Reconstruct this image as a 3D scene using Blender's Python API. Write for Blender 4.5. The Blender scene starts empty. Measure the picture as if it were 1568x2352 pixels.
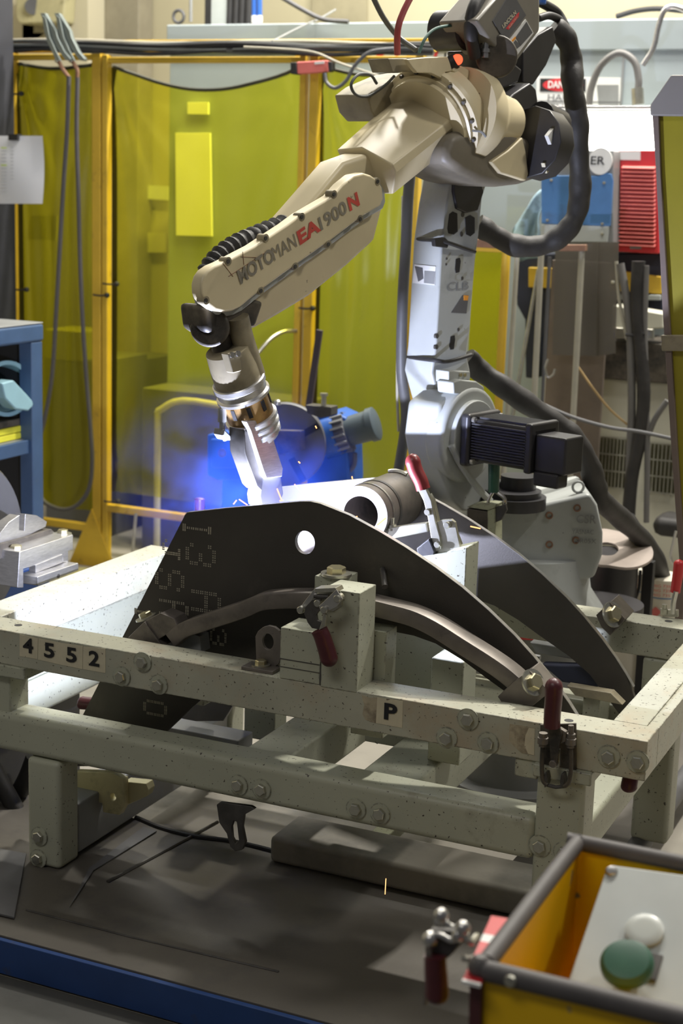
import bpy, bmesh, math, random
from mathutils import Vector, Matrix, Euler
random.seed(7)
S = bpy.context.scene
COL = S.collection
V = Vector

# ------------------------------------------------------------------ camera
FPX = 3640.08
CAM = V((.5913, -2.672, 1.559))
RM = Matrix.Rotation(.4228, 3, 'Z') @ Matrix.Rotation(math.pi/2-.2058, 3, 'X') @ Matrix.Rotation(.0313, 3, 'Z')
cd = bpy.data.cameras.new('camera'); co = bpy.data.objects.new('camera', cd); COL.objects.link(co)
co.matrix_world = Matrix.Translation(CAM) @ RM.to_4x4()
cd.sensor_fit = 'HORIZONTAL'; cd.sensor_width = 24.0; cd.lens = FPX/1568*24.0
cd.clip_start = .05; cd.clip_end = 60
cd.dof.use_dof = True; cd.dof.focus_distance = 3.15; cd.dof.aperture_fstop = 5.0
S.camera = co
S.view_settings.view_transform = 'Standard'; S.view_settings.look = 'None'
S.view_settings.gamma = 1.0; S.view_settings.use_curve_mapping = False
S.view_settings.exposure = 0.0

# ------------------------------------------------------------------ world and lights
w = bpy.data.worlds.new('world'); S.world = w; w.use_nodes = True
bg = w.node_tree.nodes['Background']; bg.inputs[0].default_value = (.92, .93, 1.0, 1); bg.inputs[1].default_value = .085

def area(name, loc, target, sx, sy, power, col=(1, .95, .86)):
    l = bpy.data.lights.new(name, 'AREA'); l.shape = 'RECTANGLE'; l.size = sx; l.size_y = sy; l.energy = power; l.color = col
    o = bpy.data.objects.new(name, l); COL.objects.link(o); o.location = loc
    o.rotation_euler = (V(target)-V(loc)).to_track_quat('-Z', 'Y').to_euler(); return o
area('ceiling_or_fill_lamp', (.1, 3.2, 5.2), (-.6, .2, .3), .24, .16, 290)
area('ceiling_or_fill_lamp', (-1.9, 2.3, 5.3), (-.8, .3, .3), .22, .16, 75)
area('ceiling_or_fill_lamp', (2.4, 1.2, 4.6), (-.2, .2, .5), .5, .3, 60)
area('ceiling_or_fill_lamp', (-1.0, -3.4, 4.6), (-.9, .8, .7), 2.4, .8, 42, (1, .96, .9))  # added front fill, not a real lamp; brightens the front faces
area('ceiling_or_fill_lamp', (-1.9, 2.93, 3.3), (-1.9, 3.0, .9), 2.6, .15, 85, (1, .97, .88))  # added light in the gap behind the curtain, brightens enclosure and film
area('ceiling_or_fill_lamp', (-.7, 1.9, 4.6), (-1.3, 3.2, 1.3), 1.6, .5, 75, (1, .97, .88))
# ------------------------------------------------------------------ placing helpers: where a sight line meets a real plane
def ray(u, v): return RM @ V(((u-784)/FPX, -(v-1176)/FPX, -1.0))
def P(u, v, ax, val):
    d = ray(u, v); i = 'xyz'.index(ax); return CAM + d*((val-CAM[i])/d[i])
def D(u, v, dist): return CAM + ray(u, v)*dist
RB = V((-.66, 1.21, 0)); RF = V((-.27, -.91, 0)).normalized(); RR = V((-RF.y, RF.x, 0)); UP = V((0, 0, 1))
def A(u, v, off=0.0):            # point of the robot's own swing plane, shifted sideways by off
    p0 = RB + RR*off; d = ray(u, v); return CAM + d*((p0-CAM).dot(RR)/d.dot(RR))

# ------------------------------------------------------------------ mesh helpers
def basis(axis):
    a = V(axis).normalized(); t = V((0, 0, 1)) if abs(a.z) < .9 else V((1, 0, 0))
    x = a.cross(t).normalized(); return x, a.cross(x).normalized(), a
def smooth_path(pts, n=6):
    pts = [V(p) for p in pts]
    if len(pts) < 3: return pts
    out = []; q = [pts[0]*2-pts[1]]+pts+[pts[-1]*2-pts[-2]]
    for i in range(1, len(q)-2):
        a, b, c, d = q[i-1], q[i], q[i+1], q[i+2]
        for k in range(n):
            t = k/n
            out.append(.5*((2*b)+(c-a)*t+(2*a-5*b+4*c-d)*t*t+(3*b-a-3*c+d)*t**3))
    out.append(pts[-1]); return out
class MB:
    def __init__(s): s.v = []; s.f = []
    def add(s, vs, fs):
        o = len(s.v); s.v += [V(p) for p in vs]; s.f += [[i+o for i in f] for f in fs]; return s
    def hexa(s, p):
        return s.add(p, [(0,3,2,1),(4,5,6,7),(0,1,5,4),(1,2,6,5),(2,3,7,6),(3,0,4,7)])
    def box(s, x0, x1, y0, y1, z0, z1):
        return s.hexa([(x0,y0,z0),(x1,y0,z0),(x1,y1,z0),(x0,y1,z0),(x0,y0,z1),(x1,y0,z1),(x1,y1,z1),(x0,y1,z1)])
    def obox(s, c, ax, ay, az, hx, hy, hz):
        c = V(c); X = V(ax)*hx; Y = V(ay)*hy; Z = V(az)*hz
        return s.hexa([c-X-Y-Z, c+X-Y-Z, c+X+Y-Z, c-X+Y-Z, c-X-Y+Z, c+X-Y+Z, c+X+Y+Z, c-X+Y+Z])
    def beam(s, a, b, w, h, up=(0,0,1)):
        a, b = V(a), V(b); d = (b-a).normalized(); x = d.cross(V(up)).normalized(); z = x.cross(d)
        return s.obox((a+b)/2, x, d, z, w/2, (b-a).length/2, h/2)
    def prism(s, pts, vec):
        n = len(pts); vec = V(vec); pts = [V(p) for p in pts]
        nr = V((0,0,0))
        for i in range(n): nr += pts[i].cross(pts[(i+1) % n])
        if nr.dot(vec) > 0: pts = pts[::-1]
        vs = pts+[p+vec for p in pts]
        return s.add(vs, [list(range(n)), list(range(2*n-1, n-1, -1))]+[(i, n+i, n+(i+1) % n, (i+1) % n) for i in range(n)])
    def loft(s, rings, cap=True):
        n = len(rings[0]); vs = [p for r in rings for p in r]; fs = []
        for k in range(len(rings)-1):
            for i in range(n):
                j = (i+1) % n; fs.append((k*n+i, k*n+j, (k+1)*n+j, (k+1)*n+i))
        if cap: fs.append(list(range(n))[::-1]); fs.append([(len(rings)-1)*n+i for i in range(n)])
        return s.add(vs, fs)
    def lathe(s, o, axis, prof, n=32, cap=True):      # prof: (distance along axis, radius)
        x, y, a = basis(axis); o = V(o)
        return s.loft([[o+a*h+(x*math.cos(2*math.pi*i/n)+y*math.sin(2*math.pi*i/n))*max(r, 1e-4) for i in range(n)] for h, r in prof], cap)
    def cyl(s, a, b, r, r2=None, n=20):
        a, b = V(a), V(b); return s.lathe(a, b-a, [(0, r), ((b-a).length, r if r2 is None else r2)], n)
    def tube(s, path, r, n=10, sub=6):
        p = smooth_path(path, sub) if sub > 1 else [V(q) for q in path]
        rings = []; t0 = (p[1]-p[0]).normalized(); x, y, _ = basis(t0)
        for i, q in enumerate(p):
            t = ((p[min(i+1, len(p)-1)])-(p[max(i-1, 0)])).normalized()
            x = (x-t*x.dot(t)).normalized(); y = t.cross(x)
            rr = r(i/(len(p)-1)) if callable(r) else r
            rings.append([q+(x*math.cos(2*math.pi*k/n)+y*math.sin(2*math.pi*k/n))*rr for k in range(n)])
        return s.loft(rings)
    def ball(s, c, r, n=16, sc=(1,1,1)):
        c = V(c); rings = []
        for k in range(1, n//2):
            th = math.pi*k/(n//2)
            rings.append([c+V((math.sin(th)*math.cos(2*math.pi*i/n)*sc[0], math.sin(th)*math.sin(2*math.pi*i/n)*sc[1], -math.cos(th)*sc[2]))*r for i in range(n)])
        return s.loft(rings)
    def hexn(s, c, axis, r, h):
        x, y, a = basis(axis); c = V(c)
        R = lambda q, t: [c+a*t+(x*math.cos(math.pi*i/3)+y*math.sin(math.pi*i/3))*q for i in range(6)]
        return s.loft([R(r, 0), R(r, h*.82), R(r*.86, h)])
    def plate(s, outline, holes, vec, nseg=28):        # planar outline with holes, extruded by vec
        bm = bmesh.new(); vec = V(vec); ed = []
        def loop(pts):
            vs = [bm.verts.new(p) for p in pts]
            for i in range(len(vs)): ed.append(bm.edges.new((vs[i], vs[(i+1) % len(vs)])))
        loop(outline)
        for h in holes: loop(h)
        bmesh.ops.triangle_fill(bm, edges=ed, use_beauty=True, use_dissolve=False)
        fs = list(bm.faces)
        r = bmesh.ops.extrude_face_region(bm, geom=fs)
        bmesh.ops.translate(bm, vec=vec, verts=[g for g in r['geom'] if isinstance(g, bmesh.types.BMVert)])
        bmesh.ops.recalc_face_normals(bm, faces=bm.faces)
        bm.verts.index_update()
        s.add([v.co.copy() for v in bm.verts], [[v.index for v in f.verts] for f in bm.faces]); bm.free(); return s
    def build(s, name, m, parent=None, bev=0, smooth=None, seg=2, loc=None, fix=True):
        me = bpy.data.meshes.new(name); off = V((0,0,0)); q = parent
        while q: off += q.location; q = q.parent
        if loc is not None: off = off + (V(loc)-off)
        me.from_pydata([tuple(p-off) for p in s.v], [], s.f); me.update()
        if fix:
            bm = bmesh.new(); bm.from_mesh(me); bmesh.ops.recalc_face_normals(bm, faces=bm.faces); bm.to_mesh(me); bm.free()
        me.materials.append(m)
        o = bpy.data.objects.new(name, me); COL.objects.link(o)
        if parent:
            o.parent = parent
            if loc is not None:
                po = V((0,0,0)); q = parent
                while q: po += q.location; q = q.parent
                o.location = V(loc)-po
        elif loc is not None: o.location = loc
        for pl in me.polygons: pl.use_smooth = True
        try: me.set_sharp_from_angle(angle=math.radians(35 if smooth is None else smooth))
        except Exception: pass
        if bev:
            b = o.modifiers.new('bevel', 'BEVEL'); b.width = bev; b.segments = seg; b.limit_method = 'ANGLE'; b.angle_limit = math.radians(40); b.harden_normals = True
        return o
def tag(o, label, cat, group=None, kind=None):
    o['label'] = label; o['category'] = cat
    if group: o['group'] = group
    if kind: o['kind'] = kind
    return o
def thing(name, label, cat, loc=(0,0,0), group=None):
    o = bpy.data.objects.new(name, None); COL.objects.link(o); o.location = loc; o.empty_display_size = .05
    return tag(o, label, cat, group)
def struct(name, mb, m, **k):
    o = mb.build(name, m, **k); o['kind'] = 'structure'; return o
def text(name, body, m, o, xdir, ydir, size, parent=None, bold=0.0, depth=.0006, align='CENTER', fit=None, shear=0):
    c = bpy.data.curves.new(name, 'FONT'); c.body = body; c.size = 1; c.align_x = align; c.align_y = 'CENTER'; c.offset = bold; c.shear = shear
    c.resolution_u = 3
    t = bpy.data.objects.new('t', c); COL.objects.link(t)
    dg = bpy.context.evaluated_depsgraph_get(); me = bpy.data.meshes.new_from_object(t.evaluated_get(dg))
    bpy.data.objects.remove(t)
    x = V(xdir).normalized(); y = V(ydir); y = (y-x*y.dot(x)).normalized(); z = x.cross(y)
    xs = [v.co.x for v in me.vertices]; sx = size
    if fit: sx = fit/(max(xs)-min(xs))
    off = V((0,0,0)); q = parent
    while q: off += q.location; q = q.parent
    vs = [V(o)+x*v.co.x*sx+y*v.co.y*size+z*depth for v in me.vertices]
    fs = [list(p.vertices) for p in me.polygons]
    mb = MB(); mb.add(vs, fs); bpy.data.meshes.remove(me)
    return mb.build(name, m, parent, fix=False)

# ------------------------------------------------------------------ materials
def mat(name, col, rough=.5, metal=0, var=.15, scale=6, chips=None, chipscale=60, chipamt=.62, dirt=None, dirtscale=4, dirtamt=.5, bump=.0, bscale=80, spec=.5, edge=None, stretch=None, emit=None, es=0):
    m = bpy.data.materials.new(name); m.use_nodes = True; nt = m.node_tree; N = nt.nodes; L = nt.links
    b = N['Principled BSDF']; b.inputs['Roughness'].default_value = rough; b.inputs['Metallic'].default_value = metal
    b.inputs['Specular IOR Level'].default_value = spec
    tc = N.new('ShaderNodeTexCoord'); src = tc.outputs['Object']
    if stretch:
        mp = N.new('ShaderNodeMapping'); mp.inputs['Scale'].default_value = stretch; L.new(src, mp.inputs[0]); src = mp.outputs[0]
    def noise(sc, det=4, rough_=.6):
        n = N.new('ShaderNodeTexNoise'); n.inputs['Scale'].default_value = sc; n.inputs['Detail'].default_value = det; n.inputs['Roughness'].default_value = rough_; L.new(src, n.inputs['Vector']); return n.outputs['Fac']
    def ramp(fac, a, c):
        r = N.new('ShaderNodeMapRange'); r.inputs[1].default_value = a; r.inputs[2].default_value = c; L.new(fac, r.inputs[0]); return r.outputs[0]
    def mix(f, a, c, typ='MIX'):
        x = N.new('ShaderNodeMix'); x.data_type = 'RGBA'; x.blend_type = typ
        if hasattr(f, 'links'): L.new(f, x.inputs[0])
        else: x.inputs[0].default_value = f
        for k, q in ((6, a), (7, c)):
            if hasattr(q, 'links'): L.new(q, x.inputs[k])
            else: x.inputs[k].default_value = (*q, 1)
        return x.outputs[2]
    c1 = tuple(max(0, k*(1-var)) for k in col); c2 = tuple(min(1, k*(1+var)) for k in col)
    cur = mix(ramp(noise(scale), .3, .7), c1, c2)
    if dirt: cur = mix(ramp(noise(dirtscale, 6, .65), dirtamt, dirtamt+.18), cur, dirt)
    if chips: cur = mix(ramp(noise(chipscale, 3, .5), chipamt, chipamt+.03), cur, chips)
    if edge:      # worn paint along real edges of the shape
        bv = N.new('ShaderNodeBevel'); bv.samples = 4; bv.inputs[0].default_value = .0045
        ge = N.new('ShaderNodeNewGeometry'); vm = N.new('ShaderNodeVectorMath'); vm.operation = 'DOT_PRODUCT'
        L.new(bv.outputs[0], vm.inputs[0]); L.new(ge.outputs['Normal'], vm.inputs[1])
        e1 = N.new('ShaderNodeMapRange'); e1.inputs[1].default_value = .995; e1.inputs[2].default_value = .93; L.new(vm.outputs['Value'], e1.inputs[0])
        e2 = ramp(noise(55, 5, .65), .46, .56); mm = N.new('ShaderNodeMath'); mm.operation = 'MULTIPLY'; L.new(e1.outputs[0], mm.inputs[0]); L.new(e2, mm.inputs[1])
        cur = mix(mm.outputs[0], cur, edge)
    L.new(cur, b.inputs['Base Color'])
    if bump:
        bp = N.new('ShaderNodeBump'); bp.inputs['Strength'].default_value = bump; bp.inputs['Distance'].default_value = .002
        L.new(noise(bscale, 5), bp.inputs['Height']); L.new(bp.outputs[0], b.inputs['Normal'])
    if emit:
        b.inputs['Emission Color'].default_value = (*emit, 1); b.inputs['Emission Strength'].default_value = es
    return m
def film(name, col, diff, tr=.55, rough=.25, waves=0):
    m = bpy.data.materials.new(name); m.use_nodes = True; nt = m.node_tree; N = nt.nodes; L = nt.links
    for n in list(N):
        if n.type == 'BSDF_PRINCIPLED': N.remove(n)
    out = [n for n in N if n.type == 'OUTPUT_MATERIAL'][0]
    t = N.new('ShaderNodeBsdfTransparent'); t.inputs[0].default_value = (*col, 1)
    d = N.new('ShaderNodeBsdfDiffuse'); d.inputs[0].default_value = (*diff, 1)
    l = N.new('ShaderNodeBsdfTranslucent'); l.inputs[0].default_value = (*diff, 1)
    g = N.new('ShaderNodeBsdfGlossy'); g.inputs['Roughness'].default_value = rough; g.inputs[0].default_value = (.8, .8, .7, 1)
    m1 = N.new('ShaderNodeMixShader'); m1.inputs[0].default_value = .5; L.new(d.outputs[0], m1.inputs[1]); L.new(l.outputs[0], m1.inputs[2])
    m2 = N.new('ShaderNodeMixShader'); m2.inputs[0].default_value = tr; L.new(m1.outputs[0], m2.inputs[1]); L.new(t.outputs[0], m2.inputs[2])
    m3 = N.new('ShaderNodeMixShader'); m3.inputs[0].default_value = .05; L.new(m2.outputs[0], m3.inputs[1]); L.new(g.outputs[0], m3.inputs[2])
    L.new(m3.outputs[0], out.inputs[0]); return m
def glow(name, col, st):
    m = bpy.data.materials.new(name); m.use_nodes = True; nt = m.node_tree; N = nt.nodes
    e = N.new('ShaderNodeEmission'); e.inputs[0].default_value = (*col, 1); e.inputs[1].default_value = st
    nt.links.new(e.outputs[0], [n for n in N if n.type == 'OUTPUT_MATERIAL'][0].inputs[0]); return m

M = dict(
 fix=mat('fixture_paint', (.40, .41, .32), .42, 0, .1, 3, chips=(.06, .05, .04), chipscale=150, chipamt=.66, edge=(.09, .08, .065), dirt=(.22, .2, .15), dirtscale=7, dirtamt=.6, bump=.1),
 worn=mat('worn_fixture_paint', (.43, .43, .34), .4, 0, .12, 5, chips=(.08, .07, .05), chipscale=140, chipamt=.645, edge=(.10, .085, .065), dirt=(.42, .37, .27), dirtscale=9, dirtamt=.5, bump=.12),
 mill=mat('mill_scale_steel', (.060, .054, .046), .5, .25, .18, 4, dirt=(.10, .088, .074), dirtscale=5, dirtamt=.6, bump=.15, bscale=260),
 cut=mat('cut_steel_edge', (.42, .41, .40), .35, .8, .15, 60, stretch=(1, .02, 1)),
 brownsteel=mat('brown_steel', (.175, .155, .135), .45, .4, .25, 14, dirt=(.07, .065, .06), dirtscale=9, dirtamt=.55),
 steel=mat('bright_steel', (.55, .54, .52), .28, .9, .12, 12),
 dsteel=mat('dark_steel', (.10, .095, .09), .45, .6, .3, 20),
 zinc=mat('zinc_plated', (.50, .49, .42), .3, .85, .15, 30),
 yzinc=mat('yellow_zinc', (.55, .50, .32), .3, .85, .12, 30),
 maroon=mat('maroon_grip', (.075, .014, .019), .38, 0, .15, 30, bump=.2, bscale=120),
 green=mat('green_grip', (.03, .10, .065), .4, 0, .1, 30),
 deck=mat('deck_plate', (.115, .105, .090), .55, .2, .1, 5, dirt=(.085, .08, .074), dirtscale=6, dirtamt=.55, bump=.25, bscale=60),
 blue=mat('blue_paint', (.018, .055, .19), .42, 0, .15, 6, dirt=(.05, .05, .06), dirtscale=12, dirtamt=.62),
 bblue=mat('bright_blue_paint', (.025, .10, .38), .4, 0, .12, 6, dirt=(.03, .06, .14), dirtscale=12, dirtamt=.6),
 pblue=mat('faded_blue_paint', (.06, .17, .38), .45, 0, .2, 5, dirt=(.05, .06, .09), dirtscale=5, dirtamt=.58),
 navy=mat('navy_paint', (.022, .026, .05), .6, 0, .2, 8),
 shelfb=mat('shelf_blue', (.045, .085, .17), .45, 0, .12, 8, dirt=(.1, .11, .13), dirtscale=10, dirtamt=.62),
 lblue=mat('light_blue_plastic', (.24, .40, .46), .45, 0, .1, 8),
 cloth=mat('stained_blue_cloth', (.30, .43, .50), .9, 0, .2, 12, dirt=(.12, .16, .18), dirtscale=14, dirtamt=.55),

 floord=mat('oily_concrete', (.085, .085, .078), .6, 0, .2, 2, dirt=(.06, .06, .055), dirtscale=3, dirtamt=.5, bump=.25, bscale=50),
 floor=mat('concrete', (.27, .25, .21), .75, 0, .18, 2, dirt=(.14, .135, .12), dirtscale=2.2, dirtamt=.5, bump=.25, bscale=40),
 wall=mat('beige_wall', (.62, .57, .42), .8, 0, .06, 1.2),
 wally=mat('cream_wall', (.54, .49, .33), .8, 0, .05, 1.2),
 grey=mat('grey_enclosure', (.33, .375, .39), .5, 0, .06, 2),
 dgrey=mat('dark_grey_paint', (.10, .10, .105), .5, 0, .15, 8),
 mgrey=mat('mid_grey_paint', (.22, .225, .225), .5, 0, .12, 8),
 robot=mat('cream_robot_paint', (.64, .555, .36), .4, 0, .07, 5, dirt=(.48, .40, .25), dirtscale=5, dirtamt=.60, chips=(.2, .16, .1), chipscale=45, chipamt=.73),
 rgrey=mat('grey_robot_paint', (.40, .42, .41), .42, 0, .08, 5, dirt=(.27, .28, .27), dirtscale=5, dirtamt=.55, chips=(.1, .1, .1), chipscale=50, chipamt=.72),
 rdirty=mat('dirty_robot_paint', (.30, .26, .17), .5, 0, .2, 9, dirt=(.16, .14, .10), dirtscale=8, dirtamt=.5),
 browncast=mat('brown_grey_casting', (.17, .15, .115), .5, 0, .15, 8, dirt=(.09, .08, .065), dirtscale=7, dirtamt=.55),
 soot=mat('sooty_casting', (.10, .085, .065), .55, .1, .4, 12, dirt=(.025, .023, .02), dirtscale=9, dirtamt=.45),
 bronze=mat('heat_tinted_bronze', (.42, .26, .10), .35, .75, .3, 14, dirt=(.16, .11, .06), dirtscale=16, dirtamt=.5),
 alum=mat('brushed_aluminium', (.60, .59, .58), .32, .85, .15, 40, stretch=(1, 1, 8)),
 black=mat('black_rubber', (.022, .021, .022), .55, 0, .2, 20, bump=.3, bscale=40),
 sleeve=mat('black_hose_sleeve', (.024, .022, .021), .6, 0, .3, 14, bump=.9, bscale=28),
 blackp=mat('black_motor_paint', (.028, .027, .030), .38, 0, .2, 12),
 rubberg=mat('grey_edge_rubber', (.085, .078, .076), .6, 0, .15, 20),
 yel=mat('yellow_frame_paint', (.62, .40, .035), .45, 0, .1, 6, dirt=(.35, .22, .03), dirtscale=14, dirtamt=.6),
 ybox=mat('yellow_box_paint', (.82, .50, .003), .42, 0, .06, 4, chips=(.2, .19, .16), chipscale=22, chipamt=.70),
 panel=mat('panel_grey', (.42, .45, .44), .5, 0, .06, 10),
 lid=mat('pale_cap', (.50, .53, .50), .35, 0, .05, 10),
 red=mat('red_paint', (.55, .03, .035), .4, 0, .08, 8),
 redp=mat('faded_red_paint', (.68, .17, .15), .4, 0, .08, 8),
 bred=mat('sign_red', (.60, .04, .05), .4), black0=mat('lettering_black', (.012, .012, .014), .6), rletter=mat('lettering_red', (.55, .07, .05), .6), gletter=mat('lettering_grey', (.22, .20, .155), .6),
 stick=mat('aged_label', (.60, .55, .40), .6, 0, .1, 20, chips=(.2, .17, .12), chipscale=50, chipamt=.66),
 torn=mat('torn_label', (.42, .37, .26), .6, 0, .2, 30, dirt=(.16, .13, .09), dirtscale=22, dirtamt=.48),
 white=mat('white_label', (.72, .72, .70), .6, 0, .03, 20), orange=mat('label_orange', (.75, .30, .03), .6),
 paper=mat('white_paper', (.70, .71, .76), .7, 0, .02, 5),
 beige=mat('beige_machine_paint', (.58, .57, .47), .5, 0, .08, 3, dirt=(.38, .36, .28), dirtscale=4, dirtamt=.6),
 cast=mat('cream_casting', (.52, .48, .28), .5, 0, .15, 8, dirt=(.25, .22, .12), dirtscale=10, dirtamt=.6),
 oliv=mat('fixture_green_side', (.36, .37, .25), .45, 0, .1, 5, chips=(.08, .07, .05), chipscale=150, chipamt=.66, edge=(.09, .08, .06)),
 rust=mat('rusty_bar', (.24, .13, .08), .7, .2, .2, 20), grod=mat('greyish_rod', (.42, .40, .33), .5, .2, .1, 10),
 film=film('yellow_weld_film', (1, .96, .08), (.58, .56, .045), .80, .3),
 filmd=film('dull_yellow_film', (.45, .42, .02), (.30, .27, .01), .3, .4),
 clear=film('smoky_plastic', (.55, .53, .50), (.25, .23, .20), .45, .25),
 hem=mat('curtain_hem', (.05, .05, .03), .6), wire=mat('grey_cable', (.10, .105, .10), .5), wirel=mat('pale_cable', (.42, .39, .31), .5),
 wred=mat('red_hose', (.32, .05, .05), .5), wgreen=mat('green_cable', (.05, .12, .10), .5), brite=mat('yellow_board', (.70, .66, .05), .5),
 chk=mat('stencil_ink', (.38, .35, .27), .8, 0, .3, 90), wood=mat('brown_board', (.25, .17, .09), .7), cyl=mat('white_drum', (.62, .58, .48), .5, 0, .08, 8, dirt=(.42, .38, .28), dirtscale=6, dirtamt=.6),
 lamp=glow('lamp_light', (1, .98, .9), 9), redlamp=glow('red_lamp', (1, .10, .04), 2.2), ylamp=glow('lamp_core', (1, .5, .05), 6), spark=glow('spark', (1, .42, .16), 2.6),
)
M['robot_label'] = M['gletter']
# ================================================================== the setting
struct('floor', MB().box(-7, 5, -.31, 8, -.05, 0), M['floor'])
struct('floor', MB().box(-7, 5, -4, -.31, -.05, 0), M['floord'])
struct('wall_back', MB().box(-7, 5, 4.6, 4.7, 0, 4.5), M['wally'])
struct('wall_left', MB().box(-5.2, -5.1, -4, 4.6, 0, 4.5), M['wall'])
pil = MB().box(-4.62, -4.02, 4.3, 4.6, 0, 4.5); struct('trim_1', pil, M['mgrey'] if 0 else M['wall'])

# steel platform the fixture stands on
pf = thing('steel_platform', 'low black steel plate platform with a blue painted front edge under the fixture', 'platform', (-1.2, 0, 0))
MB().box(-3.2, -.17, -.300, .325, .004, .08).build('deck_plate', M['deck'], pf, .002)
MB().box(-3.2, -.05, -.312, -.300, .004, .076).build('front_edge', M['blue'], pf, .002)
MB().box(-.40, -.185, .325, 1.9, .004, .08).build('deck_plate', M['deck'], pf, .002)
MB().tube([(-.178, -.25, .062), (-.178, .8, .062), (-.178, 1.9, .062)], .026, 12, 1).build('edge_pipe', M['dgrey'], pf)
q = MB(); q.tube([(-1.13, .0, .082), (-1.08, .393, .082)], .004, 6, 1)
q.tube([P(60, 2090, 'z', .081), P(300, 2152, 'z', .081), P(640, 2232, 'z', .081)], .0022, 6, 1)
q.build('seam', M['dsteel'], pf)
q = MB().tube([P(u, v, 'z', .082) for u, v in ((312, 1878), (370, 1902), (450, 1922), (560, 1938), (800, 2000), (1000, 2045), (1230, 2092))], .006, 8)
q.build('weld_bead', M['black'], pf)
MB().plate([P(u, v, 'z', .082) for u, v in ((160, 2085), (205, 1995), (345, 1895), (330, 1900), (500, 1880), (342, 2000), (240, 2072))][:2]+[P(u, v, 'z', .082) for u, v in ((330, 1900), (360, 1910), (215, 2000))], [], (0, 0, .002)).build('deck_strip', M['dgrey'], pf)

# ================================================================== welding fixture
ZT = .60; W = 1.546; DP = .854; T = .076; B1 = .085
fx = thing('welding_fixture', 'pale grey-green welded tube fixture frame numbered 4552 with bolted bars and clamp blocks', 'welding fixture', (-.77, .4, .08))
F_ = M['fix']
MB().box(-W, 0, 0, B1, ZT-T, ZT).build('front_bar', M['worn'], fx, .0025)
MB().box(-W, -W+B1, B1, DP, ZT-T, ZT).build('side_bar', M['worn'], fx, .0025)
MB().box(-B1, -.0225, B1, DP, ZT-T, ZT).build('side_bar', M['worn'], fx, .001)
MB().box(-.0222, .0, B1, DP, ZT-T, ZT-.0015).build('side_strip', M['worn'], fx, .001)
MB().box(-W+B1, .35, DP-B1, DP, ZT-T, ZT).build('rear_bar', M['worn'], fx, .0025)
# lower frame: rounded tubes
MB().box(-1.56, -.198, 0, .085, .328, .415).build('lower_beam', F_, fx, .016, seg=4)
MB().box(-1.34, -.20, DP-.10, DP-.015, .30, .40).build('lower_beam', F_, fx, .012, seg=3)
MB().box(-.19, -.115, .085, DP-.02, .318, .395).build('lower_side_rail', F_, fx, .01, seg=3)
MB().box(-1.56, -1.48, .085, DP-.02, .32, .40).build('lower_side_rail', F_, fx, .01, seg=3)
MB().box(-1.532, -1.50, .10, .80, .402, .505).build('side_panel', F_, fx, .003)
MB().box(-1.337, -1.252, 0, .078, .08, .326).build('leg', F_, fx, .012, seg=4)
MB().box(-.200, -.108, -.001, .078, .08, .524).build('leg', F_, fx, .010, seg=4)
MB().box(-1.337, -1.252, .77, .848, .0, .30).build('leg', F_, fx, .012, seg=4)
MB().box(-.197, -.11, .77, .848, .08, .524).build('leg', F_, fx, .012, seg=4)
MB().box(-1.55, -1.385, .012, .08, .41, .524).build('corner_post', F_, fx, .004)
MB().box(-1.56, -1.335, -.006, .09, .498, .5245).build('spacer_pad', F_, fx, .003)
MB().box(-.245, -.20, .004, .08, .488, .5245).build('spacer_pad', F_, fx, .003)
MB().box(-.205, -.095, -.012, .07, .500, .5245).build('spacer_pad', F_, fx, .003)
# cross members running front to back under the work
for x0, x1 in ((-.865, -.76), (-.60, -.475)):
    MB().box(x0, x1, .085, DP-.02, .30, .395).build('cross_member', F_, fx, .006)
MB().box(-.70, -.655, .30, 1.0, .10, .13).build('floor_strip', M['oliv'], fx, .003)
# bolts
def bolt_meshes():
    a = MB().lathe((0,0,0), (0,-1,0), [(0, .021), (.0028, .021), (.0028, .012)], 28).build('washer', M['fix'], None)
    b = MB().hexn((0,-.0028,0), (0,-1,0), .0125, .0095).build('bolt', M['zinc'], None)
    return a, b
wa, ba = bolt_meshes()
wmesh, bmesh_ = wa.data, ba.data
bpy.data.objects.remove(wa); bpy.data.objects.remove(ba)
def put_bolt(parent, pos, rot=0, s=1.0, axis=None, painted=True, m=None):
    b = bpy.data.objects.new('bolt', bmesh_ if not m else m[1]); COL.objects.link(b); b.parent = parent
    q = parent; off = V((0,0,0))
    while q: off += q.location; q = q.parent
    b.location = V(pos)-off; b.scale = (s, s, s)
    if axis is not None: b.rotation_euler = V(axis).to_track_quat('-Y', 'Z').to_euler()
    else: b.rotation_euler = (0, rot, 0)
    w_ = bpy.data.objects.new('washer', wmesh if not m else m[0]); COL.objects.link(w_); w_.parent = b
    return b
for i, (u, v, vv) in enumerate(((280,1553,0),(328,1520,0),(365,1572,0),(1026,1694,0),(1075,1651,0),(1121,1706,0),(1398,1737,0),(1465,1749,0),
                   (548,1802,0),(601,1812,0),(818,1857,0),(873,1868,0),(1240,1942,0),(1296,1957,0),(91,1920,0),(89,1971,0))):
    put_bolt(fx, P(u, v, 'y', -.0005), .3+i*.7)
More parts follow.
